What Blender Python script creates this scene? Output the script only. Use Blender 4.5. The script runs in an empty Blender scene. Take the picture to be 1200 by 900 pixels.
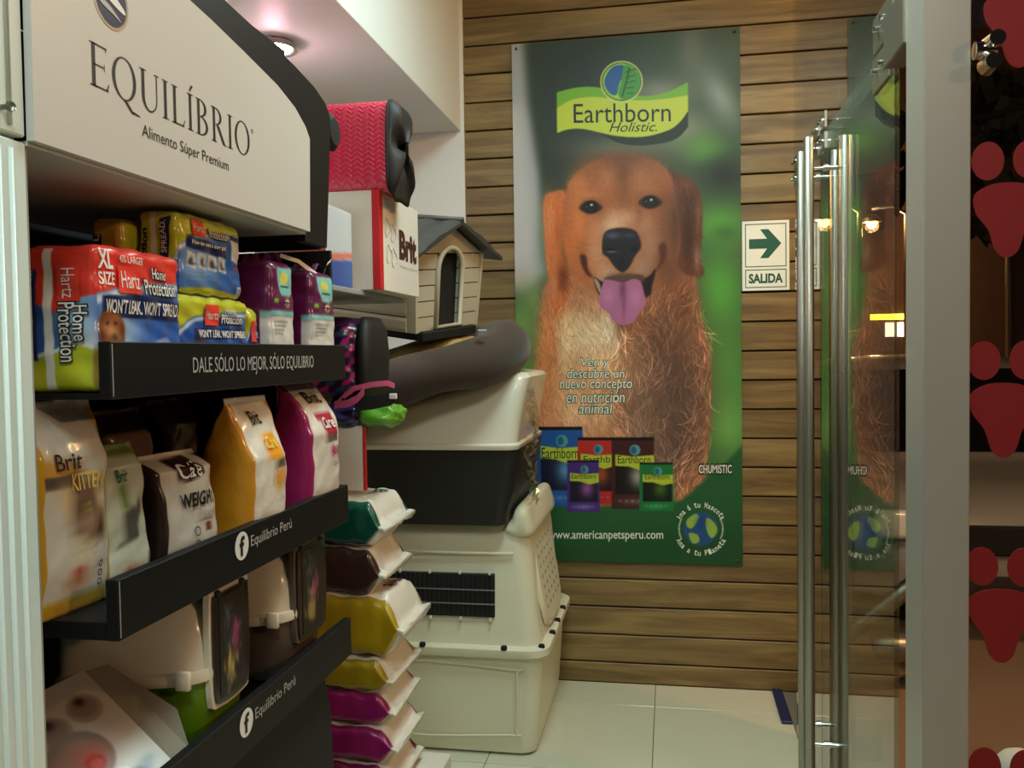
import bpy, bmesh, math, random
import numpy as np
from mathutils import Matrix, Vector
random.seed(7); rng = np.random.default_rng(7)
S = bpy.context.scene
COL = S.collection
PI = math.pi

# ---------------------------------------------------------------- camera, world, lights, exposure
def link(o):
    COL.objects.link(o); return o
cam = bpy.data.cameras.new('camera'); camo = link(bpy.data.objects.new('camera', cam))
cam.sensor_width = 36; cam.lens = 1030/1200*36; cam.clip_start = .02; cam.clip_end = 200
def nrm(v):
    v = np.array(v, float); return v/np.linalg.norm(v)
_y = nrm([185, 39, -1030]); _x = nrm([1, .0085, (185+39*.0085)/1030]); _z = np.cross(_x, _y)
_R = np.array([_x, _y, _z])
m4 = Matrix([list(_R[0])+[0], list(_R[1])+[0], list(_R[2])+[1.43], [0, 0, 0, 1]])
camo.matrix_world = m4
S.camera = camo
S.view_settings.view_transform = 'Standard'; S.view_settings.look = 'None'
S.view_settings.gamma = 1; S.view_settings.use_curve_mapping = False
S.view_settings.exposure = -0.10
w = bpy.data.worlds.new('night_sky'); S.world = w; w.use_nodes = True
w.node_tree.nodes['Background'].inputs[0].default_value = (.010, .007, .006, 1)
w.node_tree.nodes['Background'].inputs[1].default_value = 1.0

def area(name, loc, target, sx, sy, power, col, spread=PI):
    l = bpy.data.lights.new(name, 'AREA'); l.shape = 'RECTANGLE'; l.size = sx; l.size_y = sy
    l.energy = power; l.color = col; l.spread = spread
    o = link(bpy.data.objects.new(name, l)); o.location = loc
    o.rotation_euler = (Vector(target)-Vector(loc)).to_track_quat('-Z', 'Y').to_euler()
    return o
COOL = (.74, 1.0, .98); WARM = (1.0, .74, .55)
area('ceiling_light_panel', (-.05, 2.2, 2.98), (-.05, 2.2, 0), .6, .6, 29, COOL)
area('ceiling_light_panel', (-.1, -.2, 2.98), (-.1, -.2, 0), .6, .6, 26, COOL)
area('warm_fill_area', (.25, .75, 2.7), (-.6, 2.9, .9), .3, .3, 3, WARM, 2.2)  # added warm fill, no such fixture in the shop
def spot(name, loc, target, power, col, ang, size=.03, blend=.5):
    l = bpy.data.lights.new(name, 'SPOT'); l.energy = power; l.color = col; l.spot_size = ang; l.spot_blend = blend
    l.shadow_soft_size = size
    o = link(bpy.data.objects.new(name, l)); o.location = loc
    o.rotation_euler = (Vector(target)-Vector(loc)).to_track_quat('-Z', 'Y').to_euler(); return o
spot('downlight_beam', (-1.193, 2.569, 2.37), (-1.193, 2.569, 0), 14, (.9, .95, 1), 2.2)
spot('warm_fill_spot', (.15, .2, 2.9), (-.7, 1.5, 1.2), 4, WARM, 1.0, .05, .6)  # small added warm fill aimed at the shelf, not a real track light
def bulb(name, loc, power, col, r=.1):
    l = bpy.data.lights.new(name, 'POINT'); l.energy = power; l.color = col; l.shadow_soft_size = r
    o = link(bpy.data.objects.new(name, l)); o.location = loc; return o
SOD = (1.0, .5, .2)
bulb('street_light', (4.6, -.9, 3.1), 230, (1.0, .60, .34), .12)
bulb('street_light', (2.3, 14, 3.3), 250, SOD); bulb('street_light', (3.06, 14.4, 3.3), 250, SOD)
bulb('street_light', (1.5, 2.7, 2.8), 115, SOD)  # added close outside the doors to brighten the car and pavement
bulb('pink_soffit_fill', (-1.193, 2.569, 2.345), 2.0, (1, .50, .62), .03)  # added pink light that tints the soffit around the downlight

# ---------------------------------------------------------------- materials
def lin(c):
    c = np.array(c, float)
    if c.ndim == 1 and c.max() > 1.0: c = c/255.
    return np.where(c <= .04045, c/12.92, ((c+.055)/1.055)**2.4)
def mat(name, col, rough=.5, metal=0, spec=.5, bump=0, bscale=60, var=0, emit=0, coat=0, btype='NOISE', trans=0, alpha=1, rnd=0, sheen=0, dist=.002):
    m = bpy.data.materials.new(name); m.use_nodes = True; N = m.node_tree.nodes; L = m.node_tree.links
    p = N['Principled BSDF']; c = tuple(lin(col))+(1,)
    p.inputs['Base Color'].default_value = c; p.inputs['Roughness'].default_value = rough
    p.inputs['Metallic'].default_value = metal; p.inputs['Specular IOR Level'].default_value = spec
    p.inputs['Coat Weight'].default_value = coat; p.inputs['Coat Roughness'].default_value = .1
    p.inputs['Transmission Weight'].default_value = trans; p.inputs['Alpha'].default_value = alpha
    if sheen: p.inputs['Sheen Weight'].default_value = sheen
    if emit:
        p.inputs['Emission Color'].default_value = c; p.inputs['Emission Strength'].default_value = emit
    tc = N.new('ShaderNodeTexCoord'); nz = N.new('ShaderNodeTexNoise'); nz.inputs['Scale'].default_value = bscale
    nz.inputs['Detail'].default_value = 6; L.new(tc.outputs['Object'], nz.inputs['Vector'])
    if bump:
        b = N.new('ShaderNodeBump'); b.inputs['Strength'].default_value = bump; b.inputs['Distance'].default_value = dist
        L.new(nz.outputs['Fac'], b.inputs['Height']); L.new(b.outputs['Normal'], p.inputs['Normal'])
    if var or rnd:
        hs = N.new('ShaderNodeHueSaturation'); hs.inputs['Color'].default_value = c
        mr = N.new('ShaderNodeMapRange'); mr.inputs['To Min'].default_value = 1-var; mr.inputs['To Max'].default_value = 1+var
        L.new(nz.outputs['Fac'], mr.inputs['Value'])
        if rnd:
            oi = N.new('ShaderNodeObjectInfo'); m2 = N.new('ShaderNodeMapRange')
            m2.inputs['To Min'].default_value = 1-rnd; m2.inputs['To Max'].default_value = 1+rnd
            L.new(oi.outputs['Random'], m2.inputs['Value'])
            mu = N.new('ShaderNodeMath'); mu.operation = 'MULTIPLY'
            L.new(mr.outputs[0], mu.inputs[0]); L.new(m2.outputs[0], mu.inputs[1]); L.new(mu.outputs[0], hs.inputs['Value'])
        else: L.new(mr.outputs[0], hs.inputs['Value'])
        L.new(hs.outputs[0], p.inputs['Base Color'])
    return m
def printmat(name, rough=.35, coat=0, bump=0, bscale=40, spec=.5, dist=.003):
    m = mat(name, (200, 200, 200), rough, coat=coat, bump=bump, bscale=bscale, spec=spec, dist=dist)
    N = m.node_tree.nodes; a = N.new('ShaderNodeAttribute'); a.attribute_name = 'Col'
    m.node_tree.links.new(a.outputs['Color'], N['Principled BSDF'].inputs['Base Color']); return m
def woodmat():
    m = mat('wood_plank', (140, 112, 72), .42, bump=.15, bscale=30); N = m.node_tree.nodes; L = m.node_tree.links; p = N['Principled BSDF']
    tc = N.new('ShaderNodeTexCoord'); oi = N.new('ShaderNodeObjectInfo'); mp = N.new('ShaderNodeMapping')
    L.new(tc.outputs['Object'], mp.inputs['Vector'])
    cx = N.new('ShaderNodeCombineXYZ'); mu = N.new('ShaderNodeMath'); mu.operation = 'MULTIPLY'; mu.inputs[1].default_value = 40
    L.new(oi.outputs['Random'], mu.inputs[0]); L.new(mu.outputs[0], cx.inputs[0]); L.new(mu.outputs[0], cx.inputs[2]); L.new(cx.outputs[0], mp.inputs['Location'])
    mp.inputs['Scale'].default_value = (1.2, 6, 14)
    n1 = N.new('ShaderNodeTexNoise'); n1.inputs['Scale'].default_value = 1.6; n1.inputs['Detail'].default_value = 8; n1.inputs['Distortion'].default_value = .8
    L.new(mp.outputs[0], n1.inputs['Vector'])
    m3 = N.new('ShaderNodeMapping'); m3.inputs['Scale'].default_value = (4, 30, 160); L.new(tc.outputs['Object'], m3.inputs['Vector'])
    n2 = N.new('ShaderNodeTexNoise'); n2.inputs['Scale'].default_value = 1.5; n2.inputs['Detail'].default_value = 5; L.new(m3.outputs[0], n2.inputs['Vector'])
    r = N.new('ShaderNodeValToRGB'); e = r.color_ramp.elements
    e[0].position = .3; e[0].color = tuple(lin((98, 80, 48)))+(1,); e[1].position = .68; e[1].color = tuple(lin((146, 125, 80)))+(1,)
    k = e.new(.5); k.color = tuple(lin((124, 103, 63)))+(1,)
    ad = N.new('ShaderNodeMath'); ad.operation = 'MULTIPLY_ADD'; ad.inputs[1].default_value = .3; ad.inputs[2].default_value = -.15
    L.new(n2.outputs['Fac'], ad.inputs[0]); a2 = N.new('ShaderNodeMath'); L.new(ad.outputs[0], a2.inputs[0]); L.new(n1.outputs['Fac'], a2.inputs[1])
    L.new(a2.outputs[0], r.inputs['Fac'])
    hs = N.new('ShaderNodeHueSaturation'); L.new(r.outputs[0], hs.inputs['Color'])
    mr = N.new('ShaderNodeMapRange'); mr.inputs['To Min'].default_value = .80; mr.inputs['To Max'].default_value = 1.08
    L.new(oi.outputs['Random'], mr.inputs['Value']); L.new(mr.outputs[0], hs.inputs['Value'])
    L.new(hs.outputs[0], p.inputs['Base Color']); return m
def glassmat(name, tint=(.93, .97, .95), gain=1.0, rough=0.0):
    m = bpy.data.materials.new(name); m.use_nodes = True; N = m.node_tree.nodes; L = m.node_tree.links
    N.remove(N['Principled BSDF']); out = N['Material Output']
    t = N.new('ShaderNodeBsdfTransparent'); t.inputs[0].default_value = tint+(1,)
    g = N.new('ShaderNodeBsdfGlossy'); g.inputs['Roughness'].default_value = rough; g.inputs['Color'].default_value = (1, 1, 1, 1)
    lw = N.new('ShaderNodeLayerWeight'); lw.inputs['Blend'].default_value = .5
    pw = N.new('ShaderNodeMath'); pw.operation = 'POWER'; pw.inputs[1].default_value = 5; L.new(lw.outputs['Facing'], pw.inputs[0])
    ma = N.new('ShaderNodeMath'); ma.operation = 'MULTIPLY_ADD'; ma.inputs[1].default_value = .96*gain; ma.inputs[2].default_value = .04; ma.use_clamp = True
    L.new(pw.outputs[0], ma.inputs[0])
    mx = N.new('ShaderNodeMixShader'); L.new(ma.outputs[0], mx.inputs[0]); L.new(t.outputs[0], mx.inputs[1]); L.new(g.outputs[0], mx.inputs[2])
    L.new(mx.outputs[0], out.inputs['Surface']); return m
M = dict(
 wood=woodmat(), gap=mat('dark_gap', (22, 17, 10), .9), black=mat('black_metal', (15, 15, 16), .5, spec=.3, bump=.03, bscale=300),
 blackmat=mat('black_matte', (13, 13, 13), .75), white=mat('white_paint', (222, 226, 222), .5, bump=.02, bscale=200),
 grey=mat('grey_paint', (150, 150, 142), .6), sign=mat('sign_panel', (205, 203, 198), .32, bump=.01, bscale=20), cab=mat('cabinet_white', (215, 232, 228), .35),
 jamb=mat('grey_jamb', (150, 152, 148), .5), tile=mat('floor_tile', (205, 208, 186), .16, bump=.02, bscale=8, var=.03, rnd=.02),
 grout=mat('grout', (110, 108, 95), .8), steel=mat('brushed_steel', (160, 160, 150), .38, metal=1, bump=.03, bscale=400),
 alu=mat('brushed_aluminium', (190, 188, 180), .42, metal=.55, bump=.02, bscale=200), chrome=mat('chrome', (215, 215, 210), .12, metal=1),
 glass=glassmat('clear_glass', (.80, .84, .82), 1.15), panel=glassmat('decal_glass', (.9, .92, .9), 1.0),
 red=mat('red_vinyl', (128, 20, 26), .5), ink=mat('black_ink', (22, 20, 20), .5), inkw=mat('white_ink', (225, 225, 222), .5),
 navy=mat('navy_ink', (24, 32, 74), .45), green=mat('green_ink', (10, 84, 62), .5), signw=mat('sign_white', (222, 232, 222), .45),
 lettergrey=mat('letter_grey', (175, 175, 172), .5), hartzred=mat('red_ink', (226, 60, 48), .4), orange=mat('orange_ink', (238, 160, 50), .4),
 magenta=mat('magenta_ink', (170, 30, 90), .4), brownink=mat('brown_ink', (60, 32, 30), .4), yellowink=mat('yellow_ink', (238, 205, 90), .4),
 print=printmat('printed_film', .3, coat=.25, bump=.25, bscale=30), bagfilm=printmat('bag_film', .30, coat=.4, bump=.55, bscale=22, dist=.006),
 poster=printmat('poster_print', .42, spec=.3), cream=mat('cream_plastic', (226, 222, 196), .38, bump=.03, bscale=120),
 hood=mat('white_plastic', (228, 220, 200), .22, coat=.2), darkbase=mat('charcoal_plastic', (30, 30, 30), .5, bump=.05, bscale=150),
 greenp=mat('green_plastic', (98, 138, 22), .25), brownp=mat('grey_brown_plastic', (92, 80, 70), .35), flap=mat('smoked_flap', (26, 24, 26), .12, coat=.5),
 roof=mat('roof_plastic', (62, 64, 61), .45, bump=.1, bscale=60), houseg=mat('beige_plastic', (186, 176, 152), .5, bump=.04, bscale=100),
 bed=mat('brown_fabric', (62, 47, 36), .85, bump=.3, bscale=300, sheen=.2), fleece=mat('beige_fleece', (178, 148, 88), .95, bump=.9, bscale=160, var=.15, dist=.006),
 pinkmat=mat('pink_weave', (215, 40, 78), .28, coat=.6, spec=.7), mesh=mat('black_nylon', (16, 15, 16), .6, bump=.4, bscale=500),
 card=mat('white_card', (222, 216, 204), .55), cardred=mat('red_card', (196, 26, 32), .5), kraft=mat('kraft_card', (150, 112, 78), .8, bump=.05, bscale=200),
 greycard=mat('grey_card', (126, 120, 106), .8, bump=.1, bscale=400), wire=mat('black_wire', (60, 60, 58), .35, metal=.6),
 pinkstrap=mat('pink_nylon', (208, 90, 130), .6), strapwhite=mat('white_strap', (225, 225, 222), .4), packgreen=mat('green_film', (96, 160, 40), .3, coat=.4, bump=.6, bscale=30, var=.35),
 packnavy=mat('navy_film', (36, 30, 74), .3, coat=.4, bump=.6, bscale=30), blue=mat('dark_blue_plastic', (22, 36, 78), .5), lamp=mat('lamp_diffuser', (255, 252, 250), .5, emit=40),
 chromering=mat('downlight_ring', (200, 195, 195), .2, metal=1), asphalt=mat('asphalt', (150, 122, 98), .75, bump=.5, bscale=90, var=.2), kerb=mat('kerb_stone', (130, 118, 100), .8, bump=.2, bscale=60),
 car=mat('silver_car_paint', (150, 146, 140), .35, metal=0, coat=.6), carglass=mat('car_glass', (14, 15, 16), .05, coat=.5), tyre=mat('tyre_rubber', (18, 18, 18), .8),
 headlight=mat('headlight_lens', (225, 225, 215), .08, coat=1), sodium=mat('sodium_lamp', (255, 170, 80), .5, emit=45), shopsign=mat('lit_yellow_sign', (255, 215, 60), .5, emit=6),
 shopwin=mat('lit_shop_window', (255, 245, 215), .5, emit=3), facade=mat('dark_facade', (60, 44, 34), .85, bump=.2, bscale=20, var=.2), foliage=mat('dark_leaves', (40, 48, 24), .8),
 plastic=glassmat('clear_plastic_wrap', (.86, .86, .82), 1.5, .08), leaf=mat('printed_leaf', (120, 160, 60), .5),
)

# ---------------------------------------------------------------- mesh helpers
def thing(name, label, cat, loc=(0, 0, 0), rot=(0, 0, 0), group=None, kind=None):
    o = bpy.data.objects.new(name, None); link(o); o.location = loc; o.rotation_euler = rot; o.empty_display_size = .05
    if label: o['label'] = label
    if cat: o['category'] = cat
    if group: o['group'] = group
    if kind: o['kind'] = kind
    return o
def tag(o, label=None, cat=None, group=None, kind=None):
    for k, v in (('label', label), ('category', cat), ('group', group), ('kind', kind)):
        if v: o[k] = v
    return o
def topof(p):
    while p.parent: p = p.parent
    return p
def mk(name, geo, m, parent=None, smooth=False, col=None, w=False, label=None, kind=None, auto=None):
    V, F = geo if not isinstance(geo, G) else (geo.v, geo.f)
    V = np.asarray(V, float).reshape(-1, 3)
    off = None
    if w and parent is not None: V = V-np.array(topof(parent).location)
    elif parent is None:
        c = (V.min(0)+V.max(0))/2; off = np.array([c[0], c[1], V[:, 2].min()]); V = V-off
    me = bpy.data.meshes.new(name)
    if isinstance(F, np.ndarray) and F.ndim == 2:
        n, k = F.shape; me.vertices.add(len(V)); me.vertices.foreach_set('co', V.ravel())
        me.loops.add(n*k); me.loops.foreach_set('vertex_index', F.ravel().astype(np.int32))
        me.polygons.add(n); me.polygons.foreach_set('loop_start', np.arange(0, n*k, k, dtype=np.int32)); me.update(calc_edges=True)
    else:
        me.from_pydata(V.tolist(), [], [tuple(int(i) for i in f) for f in F]); me.update()
    if smooth:
        me.polygons.foreach_set('use_smooth', np.ones(len(me.polygons), bool))
        if auto: me.set_sharp_from_angle(angle=auto)
    if col is not None:
        a = me.color_attributes.new('Col', 'FLOAT_COLOR', 'POINT')
        c = np.ones((len(V), 4)); c[:, :3] = lin(np.clip(col, 0, 1))
        a.data.foreach_set('color', c.ravel())
    me.materials.append(M[m] if isinstance(m, str) else m)
    o = bpy.data.objects.new(name, me); link(o)
    if off is not None: o.location = off
    if parent is not None: o.parent = parent
    if label: o['label'] = label
    if kind: o['kind'] = kind
    return o
class G:
    def __init__(s): s.v = []; s.f = []
    def add(s, V, F):
        n = len(s.v); s.v += [tuple(p) for p in V]; s.f += [tuple(int(i)+n for i in f) for f in F]; return s
    def box(s, x0, x1, y0, y1, z0, z1, b=0, seg=2):
        if b <= 0:
            V = [(x, y, z) for x in (x0, x1) for y in (y0, y1) for z in (z0, z1)]
            return s.add(V, [(0, 1, 3, 2), (4, 6, 7, 5), (0, 4, 5, 1), (2, 3, 7, 6), (0, 2, 6, 4), (1, 5, 7, 3)])
        bm = bmesh.new(); bmesh.ops.create_cube(bm, size=1)
        for v in bm.verts: v.co = ((x0+x1)/2+v.co.x*(x1-x0), (y0+y1)/2+v.co.y*(y1-y0), (z0+z1)/2+v.co.z*(z1-z0))
        bmesh.ops.bevel(bm, geom=bm.edges[:], offset=b, segments=seg, affect='EDGES', profile=.5)
        bm.verts.index_update(); s.add([v.co[:] for v in bm.verts], [[v.index for v in f.verts] for f in bm.faces]); bm.free(); return s
    def tube(s, pts, r, n=12, cap=True, closed=False):
        P = np.array(pts, float); k = len(P); rr = np.full(k, r) if np.isscalar(r) else np.array(r)
        T = np.gradient(P, axis=0) if not closed else np.roll(P, -1, 0)-np.roll(P, 1, 0)
        T /= np.linalg.norm(T, axis=1)[:, None]; up = np.array([0, 0, 1.]) if abs(T[0][2]) < .9 else np.array([1., 0, 0]); V = []
        a = np.cross(T[0], up); a /= np.linalg.norm(a)
        for i in range(k):
            a = a-T[i]*np.dot(a, T[i]); a /= np.linalg.norm(a); b = np.cross(T[i], a)
            for j in range(n):
                t = 2*PI*j/n; V.append(P[i]+rr[i]*(math.cos(t)*a+math.sin(t)*b))
        F = []
        for i in range(k if closed else k-1):
            for j in range(n): F.append((i*n+j, i*n+(j+1) % n, ((i+1) % k)*n+(j+1) % n, ((i+1) % k)*n+j))
        if cap and not closed: F += [tuple(range(n))[::-1], tuple((k-1)*n+j for j in range(n))]
        return s.add(V, F)
    def prism(s, poly, f, t0, t1):      # poly 2D, f(u,v,t)->xyz
        n = len(poly); V = [f(u, v, t0) for u, v in poly]+[f(u, v, t1) for u, v in poly]
        return s.add(V, [tuple(range(n)), tuple(range(2*n-1, n-1, -1))]+[(i, i+n, (i+1) % n+n, (i+1) % n) for i in range(n)])
    def lathe(s, prof, f, n=24):        # prof (r,h) ; f(x,y,h)
        k = len(prof); V = [f(r*math.cos(2*PI*j/n), r*math.sin(2*PI*j/n), h) for r, h in prof for j in range(n)]
        F = [(i*n+j, i*n+(j+1) % n, (i+1)*n+(j+1) % n, (i+1)*n+j) for i in range(k-1) for j in range(n)]
        return s.add(V, F+[tuple(range(n)), tuple((k-1)*n+j for j in range(n))[::-1]])
def XZ(y0): return lambda u, v, t: (u, y0+t, v)
def YZ(x0): return lambda u, v, t: (x0+t, u, v)
def smoothpoly(pts, k=6):
    P = np.array(pts, float); n = len(P); out = []
    for i in range(n):
        p0, p1, p2, p3 = P[i-1], P[i], P[(i+1) % n], P[(i+2) % n]
        for j in range(k):
            t = j/k; out.append(.5*((2*p1)+(-p0+p2)*t+(2*p0-5*p1+4*p2-p3)*t*t+(-p0+3*p1-3*p2+p3)*t**3))
    return np.array(out)
def gridgeo(nu, nv, P, u0=-1, u1=1, v0=0, v1=1):
    U, V = np.meshgrid(np.linspace(u0, u1, nu), np.linspace(v0, v1, nv)); U = U.ravel(); V = V.ravel()
    i = np.arange(nu*nv).reshape(nv, nu); F = np.stack([i[:-1, :-1], i[:-1, 1:], i[1:, 1:], i[1:, :-1]], -1).reshape(-1, 4)
    return P(U, V), F, U, V

# ---------------------------------------------------------------- lettering
_tc = {}
def textgeo(s, bold=0.0):
    if (s, bold) in _tc: return _tc[(s, bold)]
    c = bpy.data.curves.new('t', 'FONT'); c.body = s; c.resolution_u = 3; c.offset = bold; c.fill_mode = 'BOTH'
    o = bpy.data.objects.new('t', c); link(o); bpy.context.view_layer.update()
    me = bpy.data.meshes.new_from_object(o.evaluated_get(bpy.context.evaluated_depsgraph_get()))
    V = np.array([v.co[:] for v in me.vertices])[:, :2]; F = [tuple(p.vertices) for p in me.polygons]
    bpy.data.objects.remove(o); bpy.data.curves.remove(c); bpy.data.meshes.remove(me)
    _tc[(s, bold)] = (V, F); return V, F
def ringstrip(o, i):
    n = len(o); return list(o)+list(i), [(k, (k+1) % n, n+(k+1) % n, n+k) for k in range(n)]
def serifgeo(s):
    V = []; F = []; x = 0
    def q(a): n = len(V); V.extend([(p[0]+x, p[1]) for p in a]); F.append(tuple(range(n, n+len(a))))
    def rect(x0, y0, x1, y1): q([(x0, y0), (x1, y0), (x1, y1), (x0, y1)])
    def stem(x0, k=.1, top=1.):
        rect(x0, 0, x0+k, top); rect(x0-.07, 0, x0+k+.07, .025); rect(x0-.07, top-.025, x0+k+.07, top)
    def arc(cx, cy, rx, ry, a0, a1, k, th, n=28):  # stroke thicker on vertical parts
        A = np.linspace(a0, a1, n); o = [(cx+rx*math.cos(a), cy+ry*math.sin(a)) for a in A]; i = [(cx+(rx-k)*math.cos(a), cy+(ry-th)*math.sin(a)) for a in A]
        for j in range(n-1): q([o[j], o[j+1], i[j+1], i[j]])
    for ch in s:
        if ch == 'E': stem(.07); rect(.1, .965, .52, 1); rect(.1, .50, .44, .53); rect(.1, 0, .56, .035); q([(.5, .86), (.53, 1), (.49, 1)]); q([(.53, .0), (.59, .17), (.56, .17), (.49, .0)]); q([(.44, .43), (.46, .43), (.46, .6), (.44, .6)]); wd = .62
        elif ch in 'OQ':
            arc(.40, .5, .40, .52, 0, 2*PI, .1, .03, 40)
            if ch == 'Q': q([(.34, .0), (.46, .0), (.72, -.26), (.62, -.26)]); q([(.62, -.26), (.72, -.26), (.92, -.27), (.9, -.24), (.7, -.2)])
            wd = .86
        elif ch == 'U': rect(.07, .35, .17, 1); rect(.0, .975, .24, 1); rect(.6, .35, .635, 1); rect(.53, .975, .71, 1); arc(.3525, .36, .2825, .38, PI, 1.5*PI, .1, .04, 14); arc(.3525, .36, .2825, .38, 1.5*PI, 2*PI, .035, .04, 14); wd = .76
        elif ch in 'IÍ':
            stem(.07)
            if ch == 'Í': q([(.08, 1.06), (.13, 1.06), (.26, 1.24), (.16, 1.24)])
            wd = .3
        elif ch == 'L': stem(.07); rect(.1, 0, .50, .035); q([(.47, 0), (.55, .19), (.52, .19), (.43, 0)]); wd = .58
        elif ch == 'B': stem(.07); arc(.2, .76, .28, .24, -PI/2, PI/2, .1, .03); arc(.2, .27, .34, .27, -PI/2, PI/2, .1, .03); wd = .64
        elif ch == 'R': stem(.07); arc(.2, .75, .29, .25, -PI/2, PI/2, .1, .03); q([(.24, .5), (.36, .5), (.66, 0), (.54, 0)]); q([(.54, 0), (.74, 0), (.74, .02), (.6, .02)]); wd = .72
        else: wd = .3
        x += wd+.07
    return np.array(V), F
def put(name, parent, P, s, box, m, bold=0, shear=0, rot=0, font=None, w=True, shade=None, label=None):
    V, F = serifgeo(s) if font == 'serif' else textgeo(s, bold)
    V = np.array(V, float); V[:, 0] += shear*V[:, 1]
    a = V.min(0); b = V.max(0); V = (V-a)/(b-a)
    if font == 'serif' and rot == 0: pass
    if rot == 90: V = np.stack([1-V[:, 1], V[:, 0]], 1)       # reads upwards
    if rot == -90: V = np.stack([V[:, 1], 1-V[:, 0]], 1)      # reads downwards
    if rot == 180: V = 1-V
    u = box[0]+V[:, 0]*(box[2]-box[0]); v = box[1]+V[:, 1]*(box[3]-box[1])
    return mk(name, (P(u, v), F), m, parent, w=w, label=label)
def plane(o, ua, va, n, off=.0008):     # planar mapping in metres
    o = np.array(o, float)+np.array(n, float)*off; ua = np.array(ua, float); va = np.array(va, float)
    return lambda u, v: o+np.outer(u, ua)+np.outer(v, va)
def disc(P, cu, cv, ru, rv, n=28):
    a = np.linspace(0, 2*PI, n, endpoint=False); return P(cu+ru*np.cos(a), cv+rv*np.sin(a)), [tuple(range(n))]
def flat(P, pts):
    p = np.array(pts, float); return P(p[:, 0], p[:, 1]), [tuple(range(len(p)))]

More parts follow.
